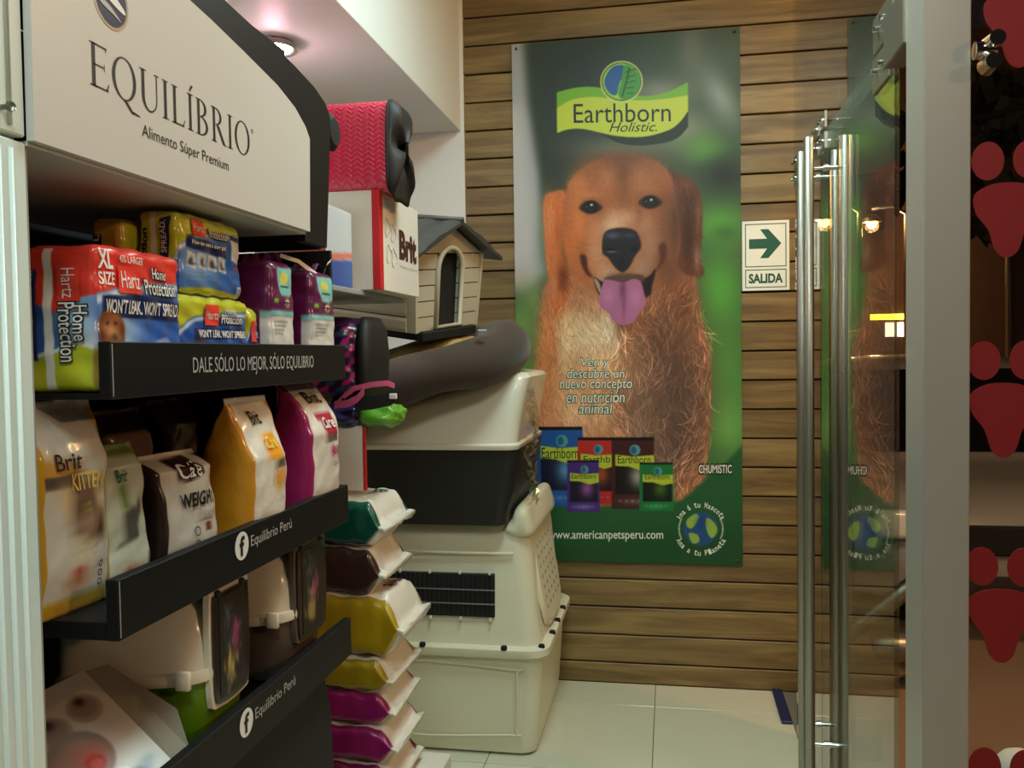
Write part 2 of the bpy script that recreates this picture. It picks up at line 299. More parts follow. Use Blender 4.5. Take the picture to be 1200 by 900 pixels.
# ---------------------------------------------------------------- painter for printed film (flat print only)
class Canvas:
    def __init__(s, x0, y0, x1, y1, sc, bg):
        s.b = (x0, y0, x1, y1); s.s = sc; s.w = int((x1-x0)*sc); s.h = int((y1-y0)*sc)
        s.a = np.empty((s.h, s.w, 3)); s.a[:] = np.array(bg)/255.
    def g(s, xa=None, ya=None, xb=None, yb=None):
        i0 = 0 if xa is None else max(0, int((xa-s.b[0])*s.s)); i1 = s.w if xb is None else min(s.w, int((xb-s.b[0])*s.s)+2)
        j0 = 0 if ya is None else max(0, int((ya-s.b[1])*s.s)); j1 = s.h if yb is None else min(s.h, int((yb-s.b[1])*s.s)+2)
        if i1 <= i0 or j1 <= j0: return None
        X, Y = np.meshgrid((np.arange(i0, i1)+.5)/s.s+s.b[0], (np.arange(j0, j1)+.5)/s.s+s.b[1]); return slice(j0, j1), slice(i0, i1), X, Y
    def mask(s, pts, blur=0, smooth=0):
        P = smoothpoly(pts, smooth) if smooth else np.array(pts, float); m = blur*3+1
        r = s.g(P[:, 0].min()-m, P[:, 1].min()-m, P[:, 0].max()+m, P[:, 1].max()+m)
        if r is None: return None
        J, I, X, Y = r; ins = np.zeros(X.shape, bool)
        for k in range(len(P)):
            x1, y1 = P[k-1]; x2, y2 = P[k]
            if y1 == y2: continue
            c = ((Y > y1) != (Y > y2)); ins ^= c & (X < (x2-x1)*(Y-y1)/(y2-y1)+x1)
        mk_ = ins.astype(float)
        if blur:
            k = max(1, int(blur*s.s))
            for _ in range(2):
                for ax in (0, 1):
                    p = np.pad(mk_, [(k, k) if a == ax else (0, 0) for a in (0, 1)], mode='edge'); c = np.cumsum(np.insert(p, 0, 0, axis=ax), axis=ax)
                    n = mk_.shape[ax]; mk_ = (np.take(c, range(2*k+1-1+1, 2*k+1+n), axis=ax)-np.take(c, range(0, n), axis=ax))/(2*k+1)
        return J, I, mk_
    def poly(s, pts, col, blur=0, smooth=0, a=1.):
        r = s.mask(pts, blur, smooth)
        if r is None: return
        J, I, m = r; m = (m*a)[..., None]; s.a[J, I] = s.a[J, I]*(1-m)+np.array(col)/255.*m
    def blob(s, x, y, rx, ry, col, a=1., ang=0, p=1.):
        R = max(rx, ry)*2.4; r = s.g(x-R, y-R, x+R, y+R)
        if r is None: return
        J, I, X, Y = r; c, d = math.cos(ang), math.sin(ang); U = ((X-x)*c+(Y-y)*d)/rx; W = (-(X-x)*d+(Y-y)*c)/ry
        m = (a*np.exp(-(U*U+W*W)**p))[..., None]; s.a[J, I] = s.a[J, I]*(1-m)+np.array(col)/255.*m
    def ell(s, x, y, rx, ry, col, blur=0, a=1.):
        t = np.linspace(0, 2*PI, 30, endpoint=False); s.poly(np.stack([x+rx*np.cos(t), y+ry*np.sin(t)], 1), col, blur, 0, a)
    def rect(s, x0, y0, x1, y1, col, a=1., blur=0): s.poly([(x0, y0), (x1, y0), (x1, y1), (x0, y1)], col, blur, 0, a)
    def fur(s, pts, n, dirf, L=8, w=1, lo=.72, hi=1.3, a=.6, smooth=4):
        r = s.mask(pts, 0, smooth); J, I, m = r; jj, ii = np.nonzero(m > .5); k = rng.integers(0, len(jj), n)
        x = (ii[k]+I.start).astype(float); y = (jj[k]+J.start).astype(float)
        base = s.a[y.astype(int), x.astype(int)].copy()*rng.uniform(lo, hi, n)[:, None]
        ln = (L*s.s*rng.uniform(.5, 1.2, n)).astype(int); jt = rng.normal(0, .22, n); cv = rng.normal(0, .02, n)
        for t in range(int(L*s.s*1.2)):
            act = t < ln
            if not act.any(): break
            xx = np.clip(x, 0, s.w-2); yy = np.clip(y, 0, s.h-2)
            th = dirf(xx/s.s+s.b[0], yy/s.s+s.b[1])+jt+cv*t
            al = (a*np.sin(PI*(t+1)/(ln+1)))[:, None]
            for dx in range(w):
                X_ = np.clip((xx+dx).astype(int), 0, s.w-1)[act]; Y_ = yy.astype(int)[act]
                s.a[Y_, X_] = s.a[Y_, X_]*(1-al[act])+base[act]*al[act]
            x = x+np.cos(th); y = y+np.sin(th)
    def at(s, x, y):
        fx = np.clip((x-s.b[0])*s.s-.5, 0, s.w-1.001); fy = np.clip((y-s.b[1])*s.s-.5, 0, s.h-1.001)
        i = fx.astype(int); j = fy.astype(int); a = (fx-i)[:, None]; b = (fy-j)[:, None]
        i1 = np.minimum(i+1, s.w-1); j1 = np.minimum(j+1, s.h-1)
        return np.clip((s.a[j, i]*(1-a)+s.a[j, i1]*a)*(1-b)+(s.a[j1, i]*(1-a)+s.a[j1, i1]*a)*b, 0, 1)

# ================================================================ THE SETTING
fl = thing('floor', None, None, (0, 0, 0), kind='structure')
mk('grout_bed', G().box(-2.4, .53, -2.6, 3.79, -.06, -.004), 'grout', fl, w=True)
tg = None; T = .575
for i in range(-3, 2):
    for j in range(-9, 2):
        x0 = -.072+i*T; y0 = 3.53+j*T-T+T; x1 = min(x0+T, .452); y1 = min(y0+T, 3.765)
        if x1-x0 < .05 or y1-y0 < .05 or x0 > .45 or x1 < -2.4: continue
        mk('tile', G().box(x0+.0015, x1-.0015, y0+.0015, y1-.0015, -.006, 0, .0008, 1), 'tile', fl, w=True)
ce = mk('ceiling', G().box(-2.4, .62, -2.6, 3.9, 3.05, 3.1), 'white'); tag(ce, kind='structure')
for yy in (2.2, -.2):
    g = thing('ceiling_light', 'square white ceiling light panel %s' % ('above the aisle' if yy > 0 else 'behind the camera'), 'lamp', (-.05 if yy > 0 else -.1, yy, 3.0))
    mk('frame', G().box(-.33, .33, -.33, .33, 0, .05, .004, 1), 'white', g)
    mk('diffuser', G().box(-.3, .3, -.3, .3, -.004, 0), mat('panel_diffuser', (240, 250, 245), .5, emit=1.5), g)
wb = thing('wall_back', None, None, (0, 3.77, 0), kind='structure')
mk('backing', G().box(-.872, .512, 3.79, 3.88, -.02, 3.05), 'gap', wb, w=True)
z = -.115
pz = .088-.1215
k = 0
while pz < 3.05:
    z0 = max(pz+.003, .0); z1 = min(pz+.1215-.004, 3.048); d = random.uniform(0, .0025)
    if z1-z0 > .01:
        o = mk('plank', G().box(-.872, .512, 3.770-d, 3.795, z0, z1, .0025, 1), 'wood', wb, w=True)
    pz += .1215; k += 1
wl = thing('wall_left', None, None, (-1.4, 1, 0), kind='structure')
mk('plaster', G().box(-1.5, -1.4, .3, 3.79, 0, 3.05), 'white', wl, w=True)
mk('end_panel', G().box(-1.4, -.872, 3.755, 3.88, 0, 3.05, .002, 1), 'white', wl, w=True)
sf = mk('trim_1', G().box(-1.4, -.885, -1.0, 3.755, 2.395, 3.05, .002, 1), 'white'); tag(sf, 'white bulkhead with a flat grey underside above the shelves', kind='structure')
o = mk('wall_rear', G().box(-2.4, .62, -2.7, -2.6, 0, 3.1), 'grey'); tag(o, kind='structure')
o = mk('wall_side', G().box(-2.5, -2.4, -2.6, .3, 0, 3.1), 'white'); tag(o, kind='structure')
o = mk('wall_return', G().box(-2.4, -1.4, .2, .3, 0, 3.1), 'white'); tag(o, kind='structure')

# storefront: transom, doors, column, decal window
XG = .455
tr = thing('window_1', 'fixed glass transom above the glass doors', None, (.505, 2.8, 2.08), kind='structure')
mk('glass_pane', G().box(.503, .511, 1.72, 3.768, 2.078, 3.05), 'glass', tr, w=True)
door_y = [(1.90, 2.775), (2.785, 3.33)]
doors = []
for n, (a, b) in enumerate(door_y):
    d = thing('door_%d' % (n+1), ['glass door leaf nearer the aluminium column', 'glass door leaf by the plank wall'][n], None, (XG, a, 0), kind='structure')
    mk('glass_pane', G().box(XG-.005, XG+.005, a, b, .012, 2.065, .001, 1), 'glass', d, w=True)
    doors.append(d)
    hy = 2.70 if n == 0 else 2.845
    zt, zb = (2.045, .03) if n == 0 else (2.035, .10)
    h = thing('door_handle', ['tall steel tube pull handle on the nearer glass door leaf', 'tall steel tube pull handle on the farther glass door leaf'][n], 'door handle', (XG, hy, zb), group=None)
    for sx in (-.052, .052):
        q = [(XG+sx, hy, zb), (XG+sx, hy, zb+.002), (XG+sx, hy, zt-.002), (XG+sx, hy, zt)]
        mk('grip_tube', G().tube(q, [.013, .0145, .0145, .013], 16), 'steel', h, True, w=True, auto=.7)
    for zz in (1.955, .25):
        mk('standoff', G().tube([(XG-.052, hy, zz), (XG+.052, hy, zz)], .0065, 10).tube([(XG-.012, hy, zz), (XG+.012, hy, zz)], .012, 12), 'chrome', h, True, w=True, auto=.7)
    # patch fittings: plates clamped on the corners of the pane
    for (ya, yb, za, zb2) in ([(1.925, 2.075, 1.985, 2.063), (2.69, 2.77, 2.01, 2.06)] if n == 0 else [(2.79, 2.87, 2.01, 2.06), (3.24, 3.33, 2.01, 2.06)]):
        pf = mk('patch_fitting', G().box(XG-.010, XG+.010, ya, yb, za, zb2, .002, 1), 'steel', d, True, w=True, auto=.6)
        for t in (.3, .7):
            yy = ya+(yb-ya)*t
            mk('bolt', G().tube([(XG-.010, yy, (za+zb2)/2), (XG-.022, yy, (za+zb2)/2)], .007, 10), 'chrome', pf, w=True)
for (ya, yb) in ((1.90, 2.075), (2.69, 2.77), (2.80, 2.88), (3.24, 3.33)):
    pf = mk('transom_fitting', G().box(XG-.009, XG-.001, ya, yb, 2.070, 2.15 if ya < 2 else 2.12, .002, 1).box(XG-.006, .503, ya+.02, yb-.02, 2.085, 2.105) if False else G().box(XG-.009, XG-.001, ya, yb, 2.070, 2.15 if ya < 2 else 2.12, .002, 1), 'steel', tr, True, w=True, auto=.6)
    for t in (.3, .7):
        yy = ya+(yb-ya)*t; mk('bolt', G().tube([(XG-.022, yy, 2.112 if ya < 2 else 2.095), (.506, yy, 2.112 if ya < 2 else 2.095)], .007, 10), 'chrome', pf, w=True)
co = thing('column', 'square brushed aluminium post between the glass doors and the window with red decals', 'column', (.47, 1.68, 0))
mk('post', G().box(.433, .509, 1.63, 1.745, 0, 3.05, .002, 1), 'alu', co, w=True)
br = mk('bracket', G().box(.428, .47, 1.745, 1.90, 1.99, 2.095, .003, 1), 'steel', co, w=True)
mk('edge_strip', G().box(.47, .478, 1.745, 1.80, 0, 3.05), 'blackmat', co, w=True)
sp = thing('glass_clamp', 'round steel glass clamp on the right side of the aluminium post', 'clamp', (.531, 1.64, 1.93))
mk('hub', G().tube([(.512, 1.625, 1.93), (.545, 1.625, 1.93)], .015, 16), 'chrome', sp, True, w=True, auto=.7)
for zz, xx in ((1.943, .541), (1.905, .535)):
    mk('cap', G().tube([(xx, 1.634, zz), (xx, 1.60, zz)], [.016, .013], 16), 'chrome', sp, True, w=True, auto=.7)
sw = thing('window_2', 'shop window pane with red vinyl paw prints', None, (.9, 1.65, 0), kind='structure')
mk('glass_pane', G().box(.512, 1.35, 1.648, 1.656, .01, 3.05), 'panel', sw, w=True)
def vinyl(pts, name, sm=6):
    P = smoothpoly(pts, sm)
    mk(name, G().prism([tuple(p) for p in P], XZ(1.6455), 0, .002), 'red', sw, w=True)
def paw(cx, cz, s, flip=1):
    vinyl([(cx+s*u, cz+flip*s*v) for u, v in [(-.052, .03), (-.03, .046), (0, .05), (.03, .046), (.052, .03), (.05, 0), (.03, -.03), (.018, -.066), (0, -.078), (-.018, -.066), (-.03, -.03), (-.05, 0)]], 'paw_pad')
    for dx, dz in ((-.031, .088), (.035, .088), (-.095, .05), (.1, .05)):
        vinyl([(cx+s*(dx+.026*math.cos(a)), cz+flip*s*(dz+.033*math.sin(a))) for a in np.linspace(0, 2*PI, 12, endpoint=False)], 'paw_toe', 3)
paw(.568, 1.315, 1.02); paw(.566, .955, 1.02); paw(.572, .60, 1.02); paw(.572, 1.66, 1.0); paw(.590, 1.985, 1.05)
paw(.82, 1.45, 1.02); paw(.82, 1.1, 1.02); paw(.82, .74, 1.02); paw(.82, 1.8, 1.02)
bm_ = mk('floor_mat', G().box(.408, .449, 3.43, 3.764, .0005, .012, .003, 1), 'blue'); tag(bm_, 'dark blue strip of floor mat in the corner by the glass door', 'mat')

# ================================================================ OUTSIDE
o = mk('pavement', G().box(.53, 12, -3, 30, -.12, -.02), 'asphalt'); tag(o, 'dark pavement outside the glass under orange street light', kind='structure')
o = mk('kerb', G().box(.56, .72, 3.2, 26, -.02, .07, .01, 2), 'kerb'); tag(o, 'stone kerb running along outside the shop front', kind='structure')
car = thing('car', 'silver car parked nose-on outside behind the glass', 'car', (1.75, 4.5, -.02))
prof = [(0, .22), (-.04, .34), (-.03, .5), (.02, .62), (.10, .68), (.6, .735), (1.0, .765), (1.15, .80), (1.7, 1.32), (2.1, 1.40), (3.1, 1.38), (3.7, 1.0), (4.1, .95), (4.2, .6), (4.15, .25)]
V = []; F = []; NW = 13
for (yy, zz) in prof:
    for i in range(NW):
        t = -1+2*i/(NW-1); hw = .84 if zz < .9 else .84-(zz-.9)*.42
        V.append((hw*t, yy+.16*abs(t)**4*(1 if yy < 2 else -1), zz-.07*abs(t)**5*(zz > .5)))
n = len(prof)
for i in range(n-1):
    for j in range(NW-1): F.append((i*NW+j, i*NW+j+1, (i+1)*NW+j+1, (i+1)*NW+j))
F += [tuple(i*NW for i in range(n))[::-1], tuple(i*NW+NW-1 for i in range(n))]
F.append(tuple((n-1)*NW+j for j in range(NW))+tuple(j for j in range(NW-1, -1, -1)))
mk('body', (V, F), 'car', car, True, auto=.6)
mk('windscreen', ([(-.74, 1.155, .822), (.74, 1.155, .822), (.62, 1.66, 1.305), (-.62, 1.66, 1.305)], [(0, 1, 2, 3)]), 'carglass', car)
mk('grille', G().box(-.42, .42, -.06, -.02, .46, .60, .01, 1), 'blackmat', car)
mk('air_intake', G().box(-.6, .6, -.05, .0, .24, .36, .01, 1), 'blackmat', car)
mk('number_plate', G().box(-.17, .17, -.075, -.055, .38, .46, .003, 1), 'inkw', car)
for s in (-1, 1):
    mk('headlight', G().box(s*.62-.16, s*.62+.16, -.03, .12, .52, .66, .03, 3), 'headlight', car, True)
    for yy in (.75, 3.3):
        wh = mk('wheel', G().lathe([(.2, -.1), (.3, -.1), (.32, -.07), (.32, .07), (.3, .1), (.2, .1)], lambda x, y, h, s=s, yy=yy: (s*.76+h, yy+x, .32+y), 24), 'tyre', car, True, auto=.7)
        mk('wheel_rim', G().lathe([(.02, .095), (.2, .09), (.2, .1)], lambda x, y, h, s=s, yy=yy: (s*(.76+h+.01), yy+x, .32+y), 20), 'steel', wh)
    mk('mirror', G().box(s*.92-.08, s*.92+.08, 1.3, 1.42, .92, 1.06, .03, 2), 'car', car, True)
rk = thing('wheel_barrier', 'slanted steel bar barrier outside behind the glass door', 'barrier', (.85, 4.0, -.02))
mk('bar', G().tube([(.66, 4.0, .10), (1.12, 4.0, .49)], .038, 16), 'steel', rk, True, w=True, auto=.7)
mk('post', G().tube([(1.10, 4.0, -.02), (1.10, 4.0, .47)], .03, 14), 'steel', rk, True, w=True, auto=.7)
mk('post', G().tube([(.69, 4.0, -.02), (.69, 4.0, .12)], .03, 14), 'steel', rk, True, w=True, auto=.7)
mk('roller', G().tube([(.84, 3.9, .155), (.86, 3.9, .16), (1.05, 3.9, .16), (1.06, 3.9, .155)], [.045, .062, .062, .045], 20), 'steel', rk, True, w=True, auto=.9)
mk('roller_bracket', G().box(1.03, 1.08, 3.9, 4.0, -.02, .16), 'steel', rk, w=True)
bo = thing('bollard', 'low round-topped white bollard at the bottom right outside the window', 'bollard', (.672, 1.85, -.02))
mk('body', G().lathe([(.055, 0), (.055, .58), (.052, .61), (.045, .63), (.032, .645), (.016, .653), (.001, .655)], lambda x, y, h: (x, y, h), 24), 'white', bo, True, auto=.8)
mk('base_ring', G().lathe([(.075, 0), (.075, .02), (.056, .03)], lambda x, y, h: (x, y, h), 24), 'steel', bo, True, auto=.6)
fb = thing('building', 'dark building across the street with a lit yellow shop front', 'building', (4.25, 16.5, -.1))
mk('wall', G().box(-3.5, 6, 0, 2, 0, 7), 'facade', fb)
mk('fascia', G().box(-.75, .1, -.06, 0, 2.02, 2.12), 'shopsign', fb, label='lit yellow shop fascia')
for i in range(3): mk('shop_window', G().box(-.5+i*.2, -.36+i*.2, -.05, 0, 1.72, 1.97), 'shopwin', fb)
for i in range(5):
    for j in range(2): 
        mk('window', G().box(-3.1+i*1.8, -2.3+i*1.8, -.05, 0, 3.6+j*1.7, 4.6+j*1.7, .02, 1), 'carglass', fb)
for i, (x, y, zz) in enumerate([(2.3, 13.9, 3.3), (3.06, 14.3, 3.3), (4.9, 15.5, 4.9)]):
    sl = thing('street_lamp', 'orange street lamp far off behind the glass, %s' % ('seen beside the door handles', 'seen left of the aluminium post', 'high up beside the round steel clamp')[i], 'street lamp', (x+.5, y, -.02), group='street lamps')
    mk('pole', G().tube([(x+.5, y, -.02), (x+.5, y, zz+.15), (x+.3, y, zz+.3), (x, y, zz+.25)], .04, 8), 'steel', sl, True, w=True)
    mk('lamp_head', G().lathe([(.05, .12), (.13, .06), (.14, 0)], lambda a, b, h, x=x, y=y, zz=zz: (x+a, y+b, zz+h+.05), 12), 'steel', sl, w=True)
    mk('bulb', G().lathe([(.02, -.07), (.07, -.03), (.08, .04)], lambda a, b, h, x=x, y=y, zz=zz: (x+a, y+b, zz+h+.02), 12), 'sodium', sl, w=True)
for i, (x, y) in enumerate(((3.4, 9.5), (6.2, 12))):
    t = thing('tree', ['dark street tree outside above the parked car', 'dark street tree outside farther right beyond the parked car'][i], 'tree', (x, y, -.02), group='street trees')
    mk('trunk', G().tube([(0, 0, 0), (.05, 0, 1.2), (0, .05, 2.6)], [.14, .11, .07], 8), 'facade', t, True)
    V = []; F = []
    for q in range(500):
        p = rng.normal(0, 1, 3); p /= np.linalg.norm(p); p *= rng.uniform(.5, 1.25); c = p*np.array([1, 1, .8])+np.array([0, 0, 3.4]); a = rng.normal(0, .11, 3); b = rng.normal(0, .11, 3)
        V += [c-a, c+b, c+a, c-b]; F.append((4*q, 4*q+1, 4*q+2, 4*q+3))
    mk('crown', (V, F), 'foliage', t, kind='stuff')

# ================================================================ POSTER (flat print)
def paint_poster():
    c = Canvas(602, 34, 871, 665, 2.6, (58, 78, 60))
    B = c.blob
    for b in [(700, 90, 60, 60, (44, 56, 55), .95), (690, 160, 60, 45, (46, 54, 50), .9), (650, 110, 30, 70, (48, 58, 56), .9), (850, 70, 40, 30, (74, 88, 78), .9), (815, 60, 16, 40, (104, 112, 98), .7),
              (780, 108, 34, 16, (150, 152, 140), .7), (800, 150, 40, 22, (140, 148, 130), .8), (730, 172, 60, 14, (118, 128, 108), .6), (848, 115, 16, 34, (150, 164, 162), .8, -.5), (830, 175, 26, 18, (96, 160, 66), .8),
              (852, 205, 26, 22, (38, 46, 40), .95), (845, 262, 40, 26, (88, 158, 62), .95), (852, 272, 14, 10, (56, 86, 48), .7), (845, 340, 30, 50, (78, 158, 58), .95), (850, 430, 34, 60, (78, 142, 60), .95),
              (852, 500, 30, 44, (104, 170, 80), .95), (835, 545, 30, 26, (66, 124, 56), .8), (640, 200, 30, 40, (40, 50, 46), .7), (660, 235, 20, 40, (50, 64, 52), .6)]: B(*b)
    c.poly([(598, 30), (616, 30), (622, 120), (634, 200), (642, 320), (598, 320)], (160, 166, 170), 5)
    c.poly([(598, 120), (612, 120), (626, 240), (630, 330), (598, 330)], (186, 188, 190), 7)
    for b in [(612, 325, 20, 18, (178, 170, 158), .8), (640, 280, 9, 40, (96, 130, 100), .8), (610, 375, 22, 34, (104, 148, 78), .95), (625, 345, 10, 16, (110, 148, 84), .8), (612, 450, 24, 50, (86, 146, 58), .97), (612, 540, 26, 60, (52, 112, 48), .9)]: B(*b)
    # body
    body = [(640, 330), (633, 370), (628, 430), (625, 500), (624, 560), (640, 640), (700, 690), (800, 690), (822, 600), (832, 520), (836, 450), (834, 410), (828, 385), (822, 350), (800, 300), (680, 300)]
    c.poly(body, (168, 112, 78), 1.6, 5)
    for b in [(650, 440, 26, 60, (208, 142, 92), .9), (645, 380, 14, 34, (196, 118, 66), .9), (700, 400, 26, 40, (214, 172, 126), .8), (672, 375, 22, 20, (226, 190, 140), .8), (712, 375, 16, 24, (232, 212, 178), .7),
              (690, 440, 26, 30, (222, 160, 108), .8), (670, 480, 30, 26, (228, 184, 146), .85), (640, 500, 18, 30, (214, 150, 104), .8), (710, 480, 24, 26, (226, 176, 132), .7), (770, 400, 40, 50, (104, 72, 52), .95),
              (800, 450, 34, 50, (82, 62, 52), .9), (755, 460, 26, 50, (116, 88, 72), .9), (790, 520, 34, 50, (88, 70, 62), .9), (745, 510, 20, 30, (140, 112, 94), .7), (745, 360, 16, 20, (110, 62, 34), .8), (800, 350, 20, 26, (100, 60, 36), .9), (728, 420, 14, 24, (190, 140, 100), .6)]: B(*b)
    for b in [(664, 400, 10, 40, (236, 204, 156), .7), (690, 392, 16, 22, (240, 220, 184), .6), (718, 388, 10, 26, (240, 224, 196), .7), (706, 420, 20, 18, (232, 190, 146), .6), (640, 420, 10, 34, (206, 124, 70), .7), (655, 350, 12, 16, (190, 96, 48), .8)]: B(*b)
    dl = lambda x, y: PI/2+.35*np.sin(x*.09+y*.03)+.3*np.sin(y*.06)+(x-730)*.0022
    left = [(628, 340), (624, 500), (626, 600), (730, 600), (732, 400), (700, 340)]; right = [(730, 350), (726, 600), (812, 610), (834, 500), (834, 400), (815, 330)]
    c.fur(body, 5200, dl, 15, 2, .68, 1.3, .65)
    c.fur(right, 1300, dl, 22, 3, 1.15, 1.9, .5); c.fur(right, 1100, dl, 17, 2, .4, .75, .6); c.fur(right, 220, dl, 28, 3, 1.9, 2.5, .45); c.fur(left, 1500, dl, 18, 3, 1.05, 1.28, .55); c.fur(left, 700, dl, 14, 2, .58, .82, .5)
    for b in [(790, 380, 30, 50, (84, 62, 52), .45), (800, 460, 34, 60, (80, 66, 58), .45), (760, 500, 26, 60, (112, 94, 82), .4), (748, 420, 14, 60, (150, 122, 100), .35), (730, 372, 8, 16, (70, 40, 26), .5), (645, 470, 10, 50, (200, 124, 80), .4)]: B(*b)
    # ears
    le = [(640, 228), (652, 221), (664, 220), (668, 235), (662, 260), (660, 290), (664, 305), (670, 330), (662, 346), (650, 350), (646, 330), (641, 300), (639, 260)]
    re = [(786, 200), (802, 205), (818, 215), (825, 232), (826, 270), (823, 298), (828, 318), (818, 322), (802, 316), (794, 300), (792, 270), (790, 240)]
    c.poly(le, (198, 112, 62), 1.4, 5); c.poly(re, (84, 48, 30), 1.4, 5)
    for b in [(646, 250, 7, 26, (214, 136, 84), .8), (656, 240, 8, 14, (206, 110, 54), .8), (662, 318, 7, 18, (86, 38, 20), .95), (658, 270, 5, 18, (160, 78, 38), .7), (650, 330, 5, 14, (190, 122, 84), .7),
              (806, 215, 12, 10, (112, 66, 42), .9), (808, 270, 9, 34, (58, 32, 22), .9), (820, 300, 4, 16, (150, 112, 92), .8), (822, 250, 4, 22, (120, 80, 58), .8)]: B(*b)
    c.fur(le, 500, lambda x, y: PI/2+.1*np.sin(y*.1)+0*x, 11, 2, .78, 1.25, .5); c.fur(re, 500, lambda x, y: PI/2-.1+0*x, 11, 2, .7, 1.5, .5)
    # head
    head = [(664, 232), (672, 208), (690, 192), (712, 181), (735, 178), (758, 181), (778, 190), (791, 206), (797, 235), (800, 262), (800, 290), (792, 318), (776, 334), (755, 342), (735, 345), (712, 342), (690, 332), (672, 312), (664, 285), (662, 258)]
    c.poly(head, (164, 98, 58), 1.4, 6)
    for b in [(735, 190, 42, 16, (120, 78, 52), .85), (700, 200, 22, 18, (150, 90, 54), .7), (755, 215, 14, 18, (168, 108, 70), .8), (705, 220, 16, 16, (172, 104, 62), .8), (735, 225, 10, 26, (130, 80, 50), .75), (680, 235, 14, 22, (190, 116, 66), .8),
              (672, 280, 16, 30, (196, 108, 56), .9), (690, 262, 12, 14, (178, 106, 66), .8), (700, 310, 18, 18, (186, 112, 68), .8), (786, 250, 14, 34, (128, 78, 50), .85), (770, 280, 18, 30, (142, 90, 60), .85), (790, 315, 16, 18, (120, 68, 40), .8),
              (722, 262, 16, 14, (206, 164, 132), .85), (735, 252, 22, 9, (196, 150, 116), .9), (703, 290, 13, 22, (192, 142, 108), .85), (765, 285, 12, 20, (170, 124, 96), .85), (715, 318, 16, 12, (188, 158, 136), .85), (756, 312, 14, 14, (172, 140, 118), .85), (758, 262, 12, 10, (176, 128, 96), .8),
              (697, 237, 15, 9, (132, 76, 44), .75), (767, 233, 16, 9, (110, 64, 40), .75)]: B(*b)
    for b in [(682, 215, 12, 14, (206, 132, 84), .5), (735, 200, 8, 14, (96, 62, 42), .5), (716, 206, 8, 10, (186, 128, 88), .5), (756, 204, 8, 10, (160, 108, 76), .5), (681, 258, 7, 22, (214, 128, 72), .6), (709, 250, 6, 12, (150, 92, 60), .6), (752, 248, 5, 12, (126, 84, 58), .6),
              (696, 226, 12, 4, (196, 128, 82), .7), (768, 221, 13, 4, (158, 104, 70), .7), (686, 290, 6, 18, (150, 84, 48), .6), (780, 300, 6, 14, (84, 48, 32), .7), (795, 262, 6, 34, (70, 42, 30), .7), (722, 283, 5, 14, (214, 180, 154), .6), (693, 318, 10, 8, (168, 92, 50), .6)]: B(*b)
    c.fur(head, 2600, lambda x, y: np.arctan2(y-268, (x-733))+0*x, 7, 2, .78, 1.2, .5)
    c.fur([(665, 300), (690, 335), (735, 350), (790, 320), (800, 345), (740, 372), (660, 352)], 900, lambda x, y: PI/2+(x-730)*.006, 12, 2, .7, 1.25, .55)
    for b in [(790, 270, 12, 50, (92, 62, 46), .4), (775, 320, 20, 20, (100, 68, 50), .35), (700, 270, 10, 12, (210, 140, 92), .4), (684, 262, 6, 26, (214, 124, 66), .4), (722, 262, 14, 10, (224, 190, 160), .45), (735, 183, 34, 5, (96, 66, 48), .6)]: B(*b)
    # eyes
    for x, y in ((696, 240), (766.5, 235)):
        c.poly([(x-14, y+1), (x-8, y-6), (x+2, y-8), (x+10, y-4), (x+14, y+1), (x+6, y+6), (x-4, y+7)], (52, 28, 20), 1.2, 4)
        c.ell(x, y-.5, 9.2, 7.4, (16, 11, 11), .8); c.ell(x+.5, y+1, 5, 4, (34, 20, 18), .8); c.ell(x+1, y-3, 1.6, 1.2, (230, 230, 230), .3); c.ell(x-5, y-1, 1, .8, (120, 120, 130), .4)
        c.poly([(x-13, y-5), (x-5, y-10), (x+5, y-11), (x+13, y-7), (x+5, y-9), (x-5, y-8)], (150, 96, 60), 1, 3, .7)
    # mouth
    c.poly([(683, 295), (690, 297), (692, 312), (698, 322), (690, 318), (684, 306)], (70, 36, 24), 1.2, 4)
    c.poly([(783, 282), (776, 286), (778, 300), (772, 316), (780, 306), (785, 294)], (84, 46, 32), 1.4, 4)
    c.poly([(699, 322), (703, 338), (712, 345), (760, 346), (768, 330), (772, 312), (762, 322), (735, 329), (712, 328)], (34, 22, 22), 1.0, 5)
    c.poly([(699, 324), (703, 335), (707, 341), (706, 330), (702, 324)], (176, 160, 140), .6, 3, .9)
    c.poly([(712, 322), (735, 318), (758, 320), (755, 329), (735, 333), (716, 330)], (86, 62, 52), 1.4, 4)
    c.poly([(711, 326), (705, 345), (707, 357), (716, 364), (722, 373), (734, 378), (746, 374), (752, 364), (760, 352), (758, 340), (754, 327), (745, 324), (733, 328), (720, 325)], (168, 104, 142), .6, 6)
    for b in [(716, 345, 7, 10, (188, 124, 164), .8), (748, 345, 7, 12, (190, 128, 168), .7), (735, 366, 10, 6, (170, 108, 150), .8), (733, 336, 4, 12, (104, 52, 84), .8), (734, 355, 2.4, 16, (128, 70, 108), .7)]: B(*b)
    # nose
    c.poly([(709, 285), (711, 272), (718, 266), (733, 264), (747, 267), (753, 275), (755, 287), (748, 297), (741, 310), (733, 316), (724, 310), (716, 299), (710, 294)], (30, 30, 38), 1.0, 6)
    for b in [(722, 273, 9, 4, (86, 92, 122), .8), (742, 273, 7, 3, (64, 68, 90), .7), (719, 290, 5, 2.6, (6, 6, 8), .95), (747, 289, 4, 2.6, (8, 8, 10), .9), (720, 292, 6, 1.2, (134, 128, 132), .8), (732, 306, 3, 8, (22, 18, 22), .8), (728, 320, 14, 4, (90, 66, 56), .5)]: B(*b)
    # lower green band
    c.poly([(600, 586), (700, 592), (800, 585), (832, 556), (851, 541), (873, 517), (873, 700), (600, 700)], (36, 88, 50), 2)
    c.poly([(600, 640), (873, 610), (873, 700), (600, 700)], (30, 76, 42), 12)
